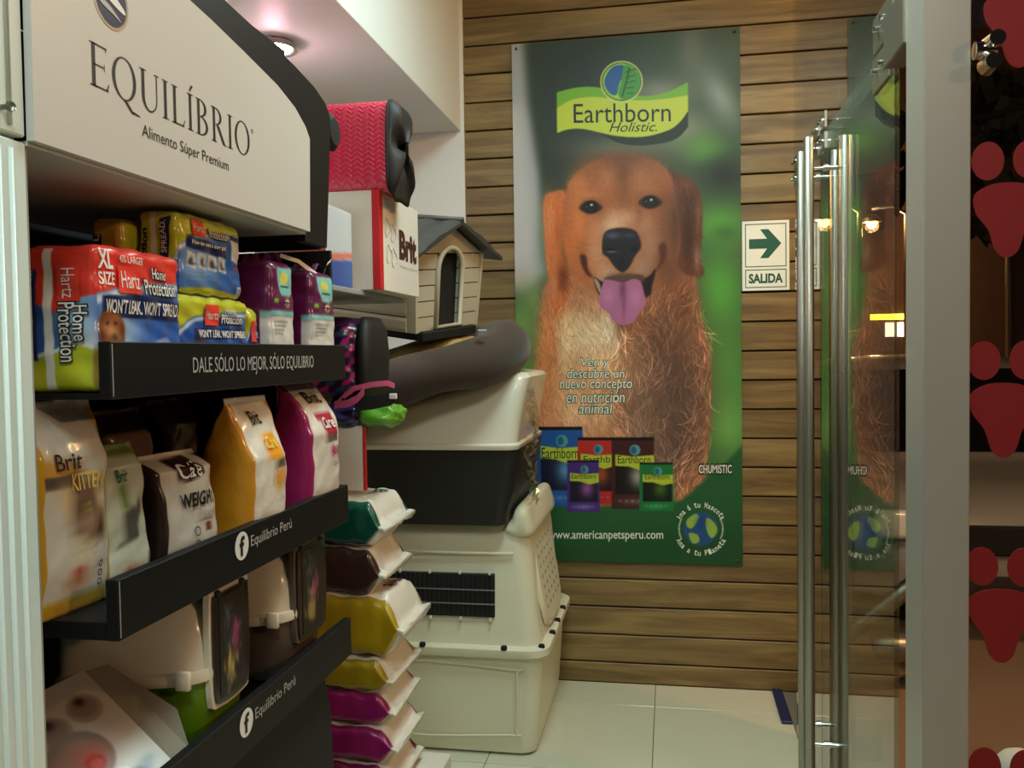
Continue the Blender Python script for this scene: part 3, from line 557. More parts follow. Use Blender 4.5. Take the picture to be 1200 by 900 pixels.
    # printed food bags
    def pack(x0, y0, x1, y1, cc, mid, pic, bot):
        c.poly([(x0, y0), (x1, y0+3 if x1-x0 > 50 else y0), (x1+1, y1), (x0-1, y1)], cc, .3); h = y1-y0; wd = x1-x0
        c.rect(x0, y0, x1, y0+h*.045, (22, 22, 26)); c.rect(x0+wd*.08, y0+h*.4, x1-wd*.04, y1-h*.2, mid, 1, .5)
        c.blob(x0+wd*.62, y0+h*.55, wd*.2, h*.15, pic, .9); c.blob(x0+wd*.5, y1-h*.1, wd*.3, h*.05, bot, .7)
        c.poly([(x0+wd*.08, y0+h*.24), (x0+wd*.5, y0+h*.27), (x1, y0+h*.25), (x1, y0+h*.43), (x0+wd*.7, y0+h*.47), (x0+wd*.4, y0+h*.41), (x0+wd*.08, y0+h*.4)], (172, 190, 56), .3)
        c.ell(x0+wd*.55, y0+h*.18, wd*.13, wd*.13, (80, 150, 150), .4); c.ell(x0+wd*.52, y0+h*.18, wd*.07, wd*.09, (40, 90, 130), .4)
        for q in range(5): c.rect(x0+wd*(.15+.15*q), y1-h*.12, x0+wd*(.22+.15*q), y1-h*.1, (170, 170, 180), .5, .2)
    pack(627, 497, 683, 592, (32, 84, 158), (20, 26, 50), (90, 150, 200), (60, 120, 190))
    pack(677, 510, 722, 590, (176, 44, 40), (30, 20, 24), (170, 80, 40), (150, 30, 50)); pack(718, 510, 768, 595, (62, 30, 34), (22, 18, 20), (160, 165, 160), (110, 90, 80))
    pack(664, 537, 702, 599, (66, 42, 120), (24, 20, 40), (150, 90, 160), (140, 120, 190)); pack(751, 540, 790, 598, (30, 110, 56), (14, 24, 22), (70, 110, 40), (50, 170, 110))
    # brand banner and globe
    def oc(pts, k=8):
        P = np.array([pts[0]]+list(pts)+[pts[-1]], float); o = []
        for i in range(1, len(P)-2):
            for j in range(k): t = j/k; a, b_, d, e = P[i-1], P[i], P[i+1], P[i+2]; o.append(tuple(.5*(2*b_+(d-a)*t+(2*a-5*b_+4*d-e)*t*t+(-a+3*b_-3*d+e)*t**3)))
        return o+[tuple(P[-1])]
    top_ = oc([(657, 106), (680, 101), (705, 101), (735, 108), (765, 112), (790, 107), (811, 97)]); mid_ = oc([(657, 124), (675, 115), (700, 112), (735, 116), (765, 117), (790, 115), (811, 112)]); bot_ = oc([(811, 130), (800, 144), (785, 153), (757, 159), (725, 157), (690, 149), (670, 149), (657, 153)]); drk = oc([(811, 148), (800, 160), (785, 166), (757, 169), (735, 167), (722, 162)])
    c.poly([(811, 125)]+drk+[(700, 150)], (34, 44, 34), .3); c.poly(top_+bot_, (112, 176, 50), .3); c.poly(mid_+bot_, (184, 206, 70), .3)
    c.ell(734, 95, 25, 24, (206, 222, 120), .3); c.ell(734, 95, 23.4, 22.4, (40, 84, 60), .3); c.ell(734, 95, 22, 21, (150, 200, 70), .4)
    c.poly([(716, 88), (724, 78), (736, 76), (739, 84), (732, 96), (728, 110), (720, 108), (714, 98)], (40, 92, 160), .4, 4)
    c.poly([(738, 76), (752, 84), (756, 97), (750, 110), (738, 116), (730, 110), (734, 95)], (70, 150, 60), .4, 4)
    for q in range(5): c.poly([(738+q*.6, 84+q*6), (752-q, 80+q*7), (752-q, 81+q*7), (738+q*.6, 85+q*6)], (30, 80, 44), .2)
    c.poly([(743, 78), (740, 92), (734, 112), (735.5, 112), (741.5, 92), (744, 80)], (24, 66, 40), .2)
    c.ell(822, 619, 20, 20, (38, 78, 130), .4); 
    for p in ([(806, 608), (816, 601), (820, 606), (812, 618), (806, 616)], [(829, 606), (838, 612), (841, 622), (834, 630), (828, 618)], [(808, 624), (818, 626), (820, 634), (812, 636)]): c.poly(p, (140, 176, 70), .5, 4)
    c.blob(822, 612, 6, 8, (30, 60, 130), .7)
    for a0, a1 in ((-.5, .5), (PI-.5, PI+.5)):
        t = np.linspace(a0, a1, 12); o = np.stack([822+26*np.cos(t), 619+26*np.sin(t)], 1); i = np.stack([822+24.8*np.cos(t), 619+24.8*np.sin(t)], 1)
        c.poly(np.concatenate([o, i[::-1]]), (215, 225, 210), .15)
    return c
PX0, PX1, PZ0, PZ1, PY = -.657, .293, .525, 2.752, 3.761
def p2w(x, y):      # print coordinates to metres on the panel
    x = np.asarray(x, float); y = np.asarray(y, float); u = (x-603)/267.
    t = 50-15*u; b = 656+7*u; return PX0+u*(PX1-PX0), PZ1-(y-t)/(b-t)*(PZ1-PZ0)
def PP(off):
    def f(x, y):
        a, b = p2w(x, y); return np.stack([a, np.full(len(a), PY-off), b], 1)
    return f
po = thing('poster', 'tall pet food poster with a smiling golden retriever on the plank wall', 'poster', ((PX0+PX1)/2, PY, PZ0))
mk('backing', G().box(PX0, PX1, PY+.0005, PY+.004, PZ0, PZ1), 'greycard', po, w=True)
cv = paint_poster()
def fposter(U, V): return np.stack([PX0+U*(PX1-PX0), np.full(len(U), PY), PZ1-V*(PZ1-PZ0)], 1)
Vt, Ft, U, V_ = gridgeo(360, 830, fposter, 0, 1, 0, 1)
tt = 50-15*U; bb = 656+7*U
mk('print', (Vt, Ft[:, ::-1]), 'poster', po, col=cv.at(603+267*U, tt+(bb-tt)*V_), w=True)
def PL(off=.0007): return PP(off)
def pt(s, x0, y0, x1, y1, m, **k): return put('lettering', po, PL(k.pop('off', .0007)), s, (x0, y1, x1, y0), m, **k)
pt('Earthborn', 677, 120, 791, 142, 'ink'); pt('Holistic.', 719, 142, 775, 153, 'ink', shear=.35)
for s, x0, y0, x1, y1 in (('Ven y', 682, 416, 716, 429), ('descubre un', 665, 429, 734, 440), ('nuevo concepto', 656, 443, 743, 456), ('en nutrición', 664, 456, 734, 469), ('animal', 679, 470, 719, 482)):
    pt(s, x0-1, y0-1, x1+1, y1+1, 'green', bold=.05, shear=.12, off=.0005); pt(s, x0, y0, x1, y1, 'signw', shear=.12, off=.0009)
pt('www.americanpetsperu.com', 640, 621, 778, 634, 'signw', bold=.008)
pt('CHUMISTIC', 819, 541, 859, 555, 'ink', bold=.06, off=.0005); pt('CHUMISTIC', 820, 543, 858, 553, 'inkw', bold=.01, off=.0009)
for (a, b, x0, y0, x1, y1) in (('Earthborn', .0, 633, 522, 678, 535), ('Earthb', 0, 684, 532, 716, 540), ('Earthborn', 0, 725, 532, 764, 541), ('Earthborn', 0, 669, 553, 699, 559), ('Earthborn', 0, 757, 554, 786, 560)): pt(a, x0, y0, x1, y1, 'ink')
def arctext(s, a0, a1, r, hh, flip=False):
    n = len(s)
    for i, ch in enumerate(s):
        if ch == ' ': continue
        a = a0+(a1-a0)*(i+.5)/n; wd = abs(a1-a0)/n*r*.8; h2 = hh if ch.isupper() or ch in 'átldbú' else hh*.7
        def f(u, v, a=a):
            rr = r+v*(-1 if flip else 1); ang = a+u/r*(-1 if flip else 1)
            return PL()(822+rr*np.sin(ang), 619-rr*np.cos(ang))
        put('lettering', po, f, ch, (-wd/2, 0, wd/2, h2), 'signw', bold=.01)
arctext('Ama á tu Mascota', -1.15, 1.15, 25.5, 6.5); arctext('Ama a tu Planeta', PI+1.15, PI-1.15, 32, 6.5, True)
for i in range(4):
    e = G().lathe([(.007, 0), (.007, .002), (.004, .0035)], lambda a, b, h, i=i: ((PX0+.02 if i % 2 else PX1-.02)+a, PY-h, (PZ0+.02 if i < 2 else PZ1-.02)+b), 12); mk('fixing_screw', e, 'steel', po, True, w=True)

# exit sign
ex = thing('exit_sign', 'white and green SALIDA exit sign with an arrow on the plank wall', 'sign', (.391, 3.765, 1.672))
mk('board', G().box(.297, .485, 3.759, 3.766, 1.672, 1.958, .001, 1), 'signw', ex, w=True)
PX = plane((.297, 3.759, 1.672), (1, 0, 0), (0, 0, 1), (0, -1, 0))
W, H = .188, .286
def border(x0, z0, x1, z1, t):
    g = G()
    for q in ((x0, z0, x1, z0+t), (x0, z1-t, x1, z1), (x0, z0, x0+t, z1), (x1-t, z0, x1, z1)): g.box(.297+q[0], .297+q[2], 3.7584, 3.759, 1.672+q[1], 1.672+q[3])
    mk('border', g, 'green', ex, w=True)
border(.012, .012, W-.012, .087, .0035); border(.012, .097, W-.012, H-.012, .0035)
mk('arrow', flat(PX, [(.028, .172), (.1, .172), (.072, .133), (.105, .133), (.156, .192), (.105, .251), (.072, .251), (.1, .212), (.028, .212)]), 'green', ex, w=True)
put('lettering', ex, PX, 'SALIDA', (.026, .030, W-.026, .070), 'green', bold=.04)

# ================================================================ CABINET AND SHELF UNIT
cb = thing('cabinet', 'white fluted cabinet at the far left beside the pet food shelf', 'cabinet', (-.9, .6, 0))
mk('carcass', G().box(-1.3, -.712, .32, .869, 0, 3.0), 'cab', cb, w=True)
mk('door', G().box(-.712, -.70, .42, .872, 1.676, 2.95, .002, 1), 'cab', cb, w=True, label='upper white door')
dl_ = mk('door', G().box(-.712, -.70, .42, .872, .05, 1.670, .002, 1), 'cab', cb, w=True, label='lower white door')
for i in range(5): mk('flute', G().tube([(-.700, .776+.018*i, .06), (-.700, .776+.018*i, 1.66)], .0032, 8), 'cab', dl_, True, w=True)
up_ = cb.children[1]
for i in range(5): mk('flute', G().tube([(-.700, .776+.018*i, 1.685), (-.700, .776+.018*i, 2.9)], .0032, 8), 'cab', up_, True, w=True)
mk('knob', G().lathe([(.003, 0), (.003, .008), (.006, .011), (.005, .015)], lambda a, b, h: (-.70+h, .836+a, 1.70+b), 14), 'steel', up_, True, w=True)
XS = -.70
un = thing('shelf_unit', 'black pet food display shelf with a white lettered header', 'shelf', (-.9, 1.4, 0))
mk('back_panel', G().box(-1.12, -1.10, .885, 1.84, 0, 2.0, .001, 1), 'blackmat', un, w=True)
mk('end_panel', G().box(-1.10, -.728, 1.828, 1.838, 1.386, 1.66, .001, 1), 'blackmat', un, w=True)
mk('end_panel', G().box(-1.10, -.726, 1.76, 1.772, 1.655, 1.96, .001, 1), 'blackmat', un, w=True)
mk('end_panel', G().box(-1.10, -.86, 1.828, 1.838, 1.07, 1.38, .001, 1), 'blackmat', un, w=True)
mk('side_jamb', G().box(-.735, -.705, .8735, .880, .0, 1.668, .001, 1), 'jamb', un, w=True, label='grey edge jamb')
mk('base_panel', G().prism([(.93, .0), (1.78, .0), (1.80, .3), (1.815, .5), (1.80, .66), (1.76, .765), (.93, .765)], YZ(-1.1), 0, .36), 'blackmat', un, w=True)
for i, (zb, zt, bz) in enumerate(((1.378, 1.4525, 1.386), (1.066, 1.146, 1.09), (.768, .85, .792))):
    mk('shelf_board', G().box(-1.1, XS-.006, 1.012, 1.83, zb, bz, .001, 1), 'black', un, w=True)
    lp = mk('shelf_lip', G().box(XS-.018, XS, 1.01, 1.832, zb, zt, .0015, 1), 'black', un, w=True)
    mk('lip_seam', G().box(XS-.0005, XS+.0006, 1.013, 1.0145, zb+.004, zt-.003), 'grey', lp, w=True)
    LP = plane((XS, 0, 0), (0, 1, 0), (0, 0, 1), (1, 0, 0))
    if i == 0: put('lettering', lp, LP, 'DALE SÓLO LO MEJOR, SÓLO EQUILIBRIO', (1.205, 1.400, 1.655, 1.437), 'lettergrey')
    else:
        zc = (1.118, .8215)[i-1]
        mk('logo_disc', disc(LP, 1.341, zc, .0235, .0235), 'inkw', lp, w=True); put('logo_letter', lp, plane((XS, 0, 0), (0, 1, 0), (0, 0, 1), (1, 0, 0), .0014), 'f', (1.332, zc-.017, 1.350, zc+.016), 'ink', bold=.03)
        put('lettering', lp, LP, 'Equilibrio Perú', (1.373, zc-.014, 1.535, zc+.010), 'lettergrey')
# header: box with curved front board, white sign panel on it
outer = [(.90, 1.676), (1.76, 1.676), (1.76, 1.46), (1.80, 1.455)] 
arcp = [(1.745, 1.655), (1.748, 1.68), (1.782, 1.93), (1.755, 1.955), (1.70, 1.972), (1.60, 1.986), (1.45, 1.998), (1.33, 2.006), (1.15, 2.013), (.93, 2.014), (.93, 1.674), (1.634, 1.674), (1.634, 1.655)]
mk('header_board', G().prism(arcp, YZ(-.722), 0, .02), 'black', un, w=True)
mk('header_top', G().prism([(-1.1, 2.002), (-.72, 2.002), (-.72, 2.014), (-1.1, 2.014)], lambda u, v, t: (u, t, v), .93, 1.60), 'black', un, w=True)
mk('header_underside', G().box(-1.09, -.700, .875, 1.632, 1.668, 1.6735), 'sign', un, w=True)
sgp = [(.874, 1.673), (1.632, 1.673), (1.641, 1.855), (1.622, 1.874), (1.575, 1.898), (1.50, 1.918), (1.376, 1.936), (1.268, 1.950), (1.208, 1.956), (1.05, 1.964), (.876, 1.966)]
sg = mk('sign_panel', G().prism(sgp, YZ(-.7005), 0, .010), 'sign', un, w=True)
SP = plane((-.6905, 0, 0), (0, 1, 0), (0, 0, 1), (1, 0, 0), .0006)
put('lettering', sg, SP, 'EQUILÍBRIO', (.973, 1.750, 1.386, 1.830), 'ink', font='serif')
put('lettering', sg, SP, 'Alimento Súper Premium', (1.078, 1.722, 1.312, 1.743), 'ink')
put('lettering', sg, SP, '®', (1.392, 1.806, 1.400, 1.814), 'ink')
mk('logo_ring', (np.array([(-.6899, 1.019+r*math.cos(a), 1.882+r*math.sin(a)) for r in (.036, .0325) for a in np.linspace(0, 2*PI, 32, endpoint=False)]), [(i, (i+1) % 32, 32+(i+1) % 32, 32+i) for i in range(32)]), 'steel', sg, w=True)
mk('logo_disc', disc(SP, 1.019, 1.882, .032, .032), 'navy', sg, w=True)
S2 = plane((-.6905, 0, 0), (0, 1, 0), (0, 0, 1), (1, 0, 0), .0012)
mk('logo_wave', flat(S2, smoothpoly([(.988, 1.888), (1.0, 1.893), (1.02, 1.892), (1.045, 1.879), (1.046, 1.873), (1.03, 1.876), (1.01, 1.882), (.992, 1.882)], 4)), 'inkw', sg, w=True)
mk('logo_wave', flat(S2, smoothpoly([(.990, 1.876), (1.005, 1.877), (1.02, 1.872), (1.038, 1.861), (1.02, 1.866), (1.003, 1.870)], 4)), 'lettergrey', sg, w=True)
# spot on the header end
hs_ = thing('spotlight', 'black ribbed round spotlight beside the pink pet carrier', 'spotlight', (-.80, 1.86, 1.93))
mk('housing', G().lathe([(.02, 0), (.044, .006), (.044, .012), (.040, .014), (.044, .018), (.040, .022), (.044, .026), (.040, .030), (.043, .036), (.03, .045), (.001, .046)], lambda a, b, h: (-.80+h*1.2+.012, 1.89+a, 1.932+b), 28), 'blackmat', hs_, True, w=True, auto=.5)
mk('rim', G().tube([(-.786, 1.89+.0455*math.cos(a), 1.932+.0455*math.sin(a)) for a in np.linspace(0, 2*PI, 32, endpoint=False)], .0022, 8, closed=True), 'chrome', hs_, True, w=True)
mk('arm', G().tube([(-.80, 1.86, 1.935), (-.80, 1.775, 1.93)], .012, 12).tube([(-.80, 1.775, 1.93), (-.725, 1.765, 1.93)], .012, 12), 'blackmat', hs_, True, w=True)
dn = thing('downlight', 'round recessed downlight glowing in the pink-lit bulkhead soffit', 'lamp', (-1.193, 2.569, 2.375))
mk('ring', G().lathe([(.062, .02), (.070, .004), (.074, .0), (.070, -.004), (.058, .002), (.056, .02)], lambda a, b, h: (a, b, h), 36), 'chromering', dn, True)
mk('diffuser', G().lathe([(.001, .0), (.056, .001), (.056, .01), (.001, .012)], lambda a, b, h: (a, b, h), 32), 'lamp', dn)

# ================================================================ SOFT PACKAGES
FA = {'x+': ((1, 0, 0), (0, 1, 0), (0, 0, 1)), 'x-': ((-1, 0, 0), (0, -1, 0), (0, 0, 1)), 'y-': ((0, -1, 0), (1, 0, 0), (0, 0, 1)), 'y+': ((0, 1, 0), (-1, 0, 0), (0, 0, 1)), 'z+': ((0, 0, 1), (1, 0, 0), (0, 1, 0)), 'z-': ((0, 0, -1), (1, 0, 0), (0, -1, 0))}
class Pack:
    def __init__(s, box, r=.012, bulge=.004, wr=.0012, seed=0, taper=0):
        b = np.array(box, float).reshape(3, 2); s.c = b.mean(1); s.h = (b[:, 1]-b[:, 0])/2; s.r = r; s.b = bulge; s.w = wr; s.k = seed; s.tp = taper
    def P(s, face, u, v, off=0):        # u, v in 0..1, v up
        n, a, b = [np.array(q, float) for q in FA[face]]; u = np.asarray(u)*2-1; v = np.asarray(v)*2-1
        hn, ha, hb = [abs(np.dot(q, s.h)) for q in (n, a, b)]
        p = np.outer(np.ones(len(u))*hn, n)+np.outer(u*ha, a)+np.outer(v*hb, b)
        q = np.clip(p, -(s.h-s.r), s.h-s.r); d = p-q; L = np.linalg.norm(d, axis=1, keepdims=True); N = d/np.maximum(L, 1e-9)
        p = q+N*s.r+np.outer(s.b*(1-u**4)*(1-v**4), n)
        wv = s.w*(np.sin(70*p[:, 0]+95*p[:, 2]+s.k)+np.sin(130*p[:, 1]-60*p[:, 2]+2*s.k)*.8+np.sin(210*p[:, 2]+90*p[:, 1]+s.k)*.5)
        p = p+N*(wv+off)[:, None] if np.ndim(off) else p+N*(wv[:, None]+off)
        if s.tp: p[:, :2] *= (1-s.tp*(p[:, 2:3]/s.h[2]))
        return p+s.c
    def mesh(s, name, cols, parent, m='print', n=(40, 40), default=(200, 200, 200)):
        VV = []; FF = []; CC = []; k = 0
        for f in FA:
            big = f in cols and isinstance(cols[f], Canvas); q = n if big else (16, 16)
            V, F, U, W_ = gridgeo(q[0], q[1], lambda u, v: s.P(f, u, v), 0, 1, 0, 1)
            if big:
                c = cols[f]; C = c.at(c.b[0]+U*(c.b[2]-c.b[0]), c.b[1]+(1-W_)*(c.b[3]-c.b[1]))
            else: C = np.tile(np.array(cols.get(f, default))/255., (len(V), 1))
            VV.append(V); FF.append(F+k); CC.append(C); k += len(V)
        return mk(name, (np.concatenate(VV), np.concatenate(FF)), m, parent, True, np.concatenate(CC), w=True)
    def on(s, face, off=.0012): return lambda u, v: s.P(face, u, v, off+.0006)
HR, HB, HY, HW = (222, 58, 48), (34, 78, 160), (190, 196, 44), (222, 230, 232)
# --- large pad package in front (red top)
hx = thing('pad_package', 'red topped XL package of dog pads at the left end of the upper shelf', 'package', (-.77, 1.12, 1.386), group='dog pad packages')
pk = Pack((-.83, -.721, 1.018, 1.213, 1.387, 1.578), .012, .003, .0012, 1)
e = Canvas(0, 0, 100, 100, 3, (120, 160, 210))
e.poly([(0, 30), (40, 40), (100, 35), (100, 75), (0, 85)], HB, 2); e.blob(75, 50, 30, 22, (176, 204, 226), .9); e.blob(85, 68, 24, 12, (214, 220, 226), .9)
e.poly([(0, 0), (100, 0), (100, 34), (70, 36), (44, 46), (0, 33)], HR, .6); e.poly([(0, 79), (40, 74), (72, 66), (100, 72), (100, 100), (0, 100)], HY, .8); e.poly([(0, 76), (40, 71), (72, 64), (100, 69), (100, 72), (72, 67), (40, 74), (0, 79)], HW, .6)
e.rect(30, 0, 42, 100, (236, 238, 236), 1, .4); e.rect(4, 16, 20, 78, (24, 40, 92), 1, .3); e.ell(97, 84, 6, 16, (150, 90, 50), 1.5, .7)
f = Canvas(0, 0, 100, 100, 3, (70, 120, 190))
f.blob(70, 60, 60, 30, (38, 84, 168), .9); f.blob(20, 60, 24, 20, (190, 208, 226), .9); f.blob(80, 90, 30, 12, (206, 214, 226), .8); f.poly([(0, 0), (100, 0), (100, 20), (60, 22), (30, 26), (0, 33)], HR, .5); f.poly([(0, 34), (30, 27), (60, 23), (100, 21), (100, 25), (60, 27), (30, 32), (0, 40)], (214, 226, 234), 1)
f.poly([(4, 34), (50, 32), (98, 36), (98, 50), (50, 49), (4, 49)], (28, 44, 96), .5)
f.poly([(1, 52), (7, 44), (16, 43), (23, 49), (26, 60), (21, 70), (15, 73), (7, 70), (1, 62)], (140, 82, 46), 1, 4); f.blob(13, 56, 6, 7, (190, 130, 84), .8); f.blob(3, 60, 3, 8, (96, 52, 28), .8); f.blob(24, 60, 3, 8, (96, 52, 28), .8); f.blob(14, 62, 2.6, 2.2, (30, 20, 20), .9)
for x in (10, 17): f.blob(x, 53, 1.3, 1.3, (20, 12, 10), .95)
f.blob(36, 84, 12, 8, (224, 214, 200), .8); f.poly([(60, 66), (78, 62), (86, 74), (88, 84), (84, 84), (80, 72), (70, 68), (60, 70)], (150, 170, 220), .8, 3); f.poly([(0, 88), (40, 90), (100, 84), (100, 100), (0, 100)], HY, 2)
b0 = pk.mesh('wrapper', {'y-': e, 'x+': f, 'z+': HR, 'z-': HY, 'x-': HB, 'y+': HB}, hx, n=(70, 90))
A = pk.on('y-'); B_ = pk.on('x+')
def hp(s, A, box, m='inkw', **k): return put('lettering', b0, A, s, box, m, **k)
def rrect(A, x0, y0, x1, y1, m, name='logo_patch', par=None):
    V, F, _, _ = gridgeo(9, 9, A, x0, x1, y0, y1); return mk(name, (V, F), m, par or b0, True, w=True)
hp("WON'T LEAK. WON'T SPREAD.", A, (.07, .23, .16, .83), rot=-90)
A2 = pk.on('y-', .0020); A3 = pk.on('y-', .0028)
rrect(A2, .50, .62, .80, .86, 'hartzred'); hp('Hartz', A3, (.56, .64, .74, .84), rot=-90)
hp('Home', A2, (.70, .34, .90, .60), 'ink', rot=-90, bold=.07); hp('Home', A3, (.71, .35, .89, .59), rot=-90, bold=.01); hp('Protection', A2, (.50, .20, .74, .62), 'ink', rot=-90, bold=.07); hp('Protection', A3, (.52, .21, .73, .61), rot=-90, bold=.01)
B2 = pk.on('x+', .0020); B3 = pk.on('x+', .0028)
hp('XL', B_, (.02, .84, .15, .97), bold=.03); hp('SIZE', B_, (.02, .73, .16, .82), bold=.02); hp('40% LARGER', B_, (.22, .90, .50, .95))
rrect(B2, .20, .685, .455, .875, 'hartzred'); hp('Hartz', B3, (.23, .72, .43, .84))
hp('Home', B2, (.58, .80, .78, .90), 'ink', bold=.07); hp('Home', B3, (.59, .81, .77, .89), bold=.01); hp('Protection', B2, (.48, .68, .88, .81), 'ink', bold=.07); hp('Protection', B3, (.49, .69, .87, .80), bold=.01)
hp("WON'T LEAK. WON'T SPREAD.", B_, (.06, .54, .94, .64), bold=.02)
# --- yellow and blue packages
def canv_side(back=False):
    c = Canvas(0, 0, 100, 100, 3, HB); c.blob(30, 55, 40, 40, (150, 190, 222), .85) if back else None; c.blob(75, 50, 30, 40, (34, 92, 176), .8)
    c.poly([(0, 0), (100, 0), (100, 13), (60, 16), (25, 22), (0, 40)], HY, .8); c.poly([(0, 42), (25, 24), (60, 18), (100, 15), (100, 19), (60, 22), (25, 28), (0, 48)], HW, 1.4)
    if back:
        c.poly([(0, 92), (40, 88), (100, 94), (100, 100), (0, 100)], HY, 1); c.poly([(8, 26), (72, 34), (72, 48), (8, 42)], (26, 40, 96), .3)
        for i in range(4):
            c.poly([(10+i*16, 46), (23+i*16, 48), (23+i*16, 67), (10+i*16, 65)], (210, 216, 220), .3); c.blob(16+i*16, 57, 3, 5, (30, 30, 40), .9, .5-i*.3); c.blob(18+i*16, 61, 5, 2, (40, 40, 50), .8)
        c.poly([(80, 13), (97, 16), (97, 52), (80, 48)], (214, 218, 222), .3); c.poly([(80, 14), (97, 17), (97, 24), (80, 21)], (30, 40, 100), .3); c.rect(89, 82, 98, 97, (210, 212, 214), 1, .3)
        for i in range(4): c.rect(90+i*2.1, 84, 91+i*2.1, 95, (40, 40, 50), .8, .1)
        for i in range(7): c.rect(11, 71+i*2.4, 34, 71.8+i*2.4, (60, 80, 110), .5, .3); c.rect(38, 70+i*2.2, 60, 70.8+i*2.2, (60, 80, 110), .5, .3)
        for i in range(6): c.rect(78, 62+i*4, 96, 63+i*4, (120, 160, 210), .6, .3)
        c.rect(84, 56, 97, 58.5, (210, 60, 60), .9, .3)
    else: c.poly([(22, 36), (95, 33), (95, 46), (22, 50)], (26, 34, 84), .5); c.blob(30, 56, 9, 8, (130, 80, 50), .8)
    return c
def canv_end():
    c = Canvas(0, 0, 100, 100, 2, HY); c.poly([(0, 100), (0, 82), (30, 70), (60, 78), (100, 45), (100, 100)], HB, 2); c.poly([(0, 82), (30, 70), (60, 78), (100, 45), (100, 52), (60, 84), (30, 76), (0, 88)], (180, 206, 224), 2)
    c.rect(34, 0, 48, 100, (226, 230, 214), 1, .6); c.poly([(58, 10), (84, 6), (80, 30), (74, 60), (76, 96), (54, 96), (56, 60)], (26, 36, 80), .6); return c
def pack_y(name, lab, box, face, back=False, seed=0, end=None):
    g = thing(name, lab, 'package', ((box[0]+box[1])/2, (box[2]+box[3])/2, box[4]), group='dog pad packages'); p = Pack(box, .012, .003, .0013, seed)
    b = p.mesh('wrapper', {'x+': face, 'y-': end or canv_end(), 'z+': (196, 200, 70), 'z-': HB, 'x-': HB, 'y+': HB}, g, n=(70, 60)); return g, p, b
g, p, b0 = pack_y('pad_package', 'upper blue and yellow pad package showing its how-to-use drawings', (-.812, -.742, 1.247, 1.445, 1.528, 1.658), canv_side(True), seed=3)
rrect(p.on('x+', .0018), .16, .74, .36, .94, 'hartzred'); hp('Hartz', p.on('x+', .0026), (.18, .79, .34, .88)); hp('Protection', p.on('x+', .0018), (.40, .74, .72, .86), 'ink', bold=.06); hp('Protection', p.on('x+', .0026), (.41, .75, .71, .85)); hp('How to use a dog pad', p.on('x+', .0018), (.14, .61, .68, .68), bold=.02)
hp("WON'T SPREAD.", p.on('y-', .0018), (.60, .10, .74, .88), rot=90, bold=.02); hp('Protection', p.on('y-', .0018), (.12, .06, .28, .80), 'ink', rot=90, bold=.05)
g, p, b0 = pack_y('pad_package', 'lower blue and yellow pad package lying under the one with drawings', (-.82, -.740, 1.222, 1.462, 1.387, 1.527), canv_side(), seed=5)
rrect(p.on('x+', .0018), .36, .68, .54, .92, 'hartzred'); hp('Hartz', p.on('x+', .0026), (.38, .75, .52, .85)); hp('Home', p.on('x+', .0018), (.64, .83, .78, .91), bold=.01); hp('Protection', p.on('x+', .0018), (.57, .70, .88, .83), 'ink', bold=.07); hp('Protection', p.on('x+', .0026), (.58, .71, .87, .82), bold=.01); hp("WON'T LEAK. WON'T SPREAD.", p.on('x+', .0018), (.26, .54, .93, .63), bold=.02)
g, p, b0 = pack_y('pad_package', 'narrow blue and yellow pad package squeezed against the purple bags', (-.83, -.745, 1.468, 1.512, 1.387, 1.515), canv_side(), seed=6)
rrect(p.on('x+', .0018), .2, .55, .6, .84, 'hartzred'); hp('Protection', p.on('x+', .0018), (.62, .6, .96, .74), 'inkw')
yc = Canvas(0, 0, 100, 100, 2, (190, 150, 60)); yc.rect(12, 10, 40, 100, (20, 18, 20), 1, .5); yc.blob(62, 50, 10, 12, (240, 200, 120), .8); yc.rect(80, 30, 100, 100, (200, 80, 40), 1, 2)
g, p, b0 = pack_y('pad_package', 'ochre pad package standing at the back, left of the yellow and blue ones', (-.872, -.816, 1.215, 1.40, 1.39, 1.644), canv_side(), seed=9, end=yc)
hp("WON'T L", p.on('y-', .0018), (.18, .55, .34, .9), 'inkw', rot=90)
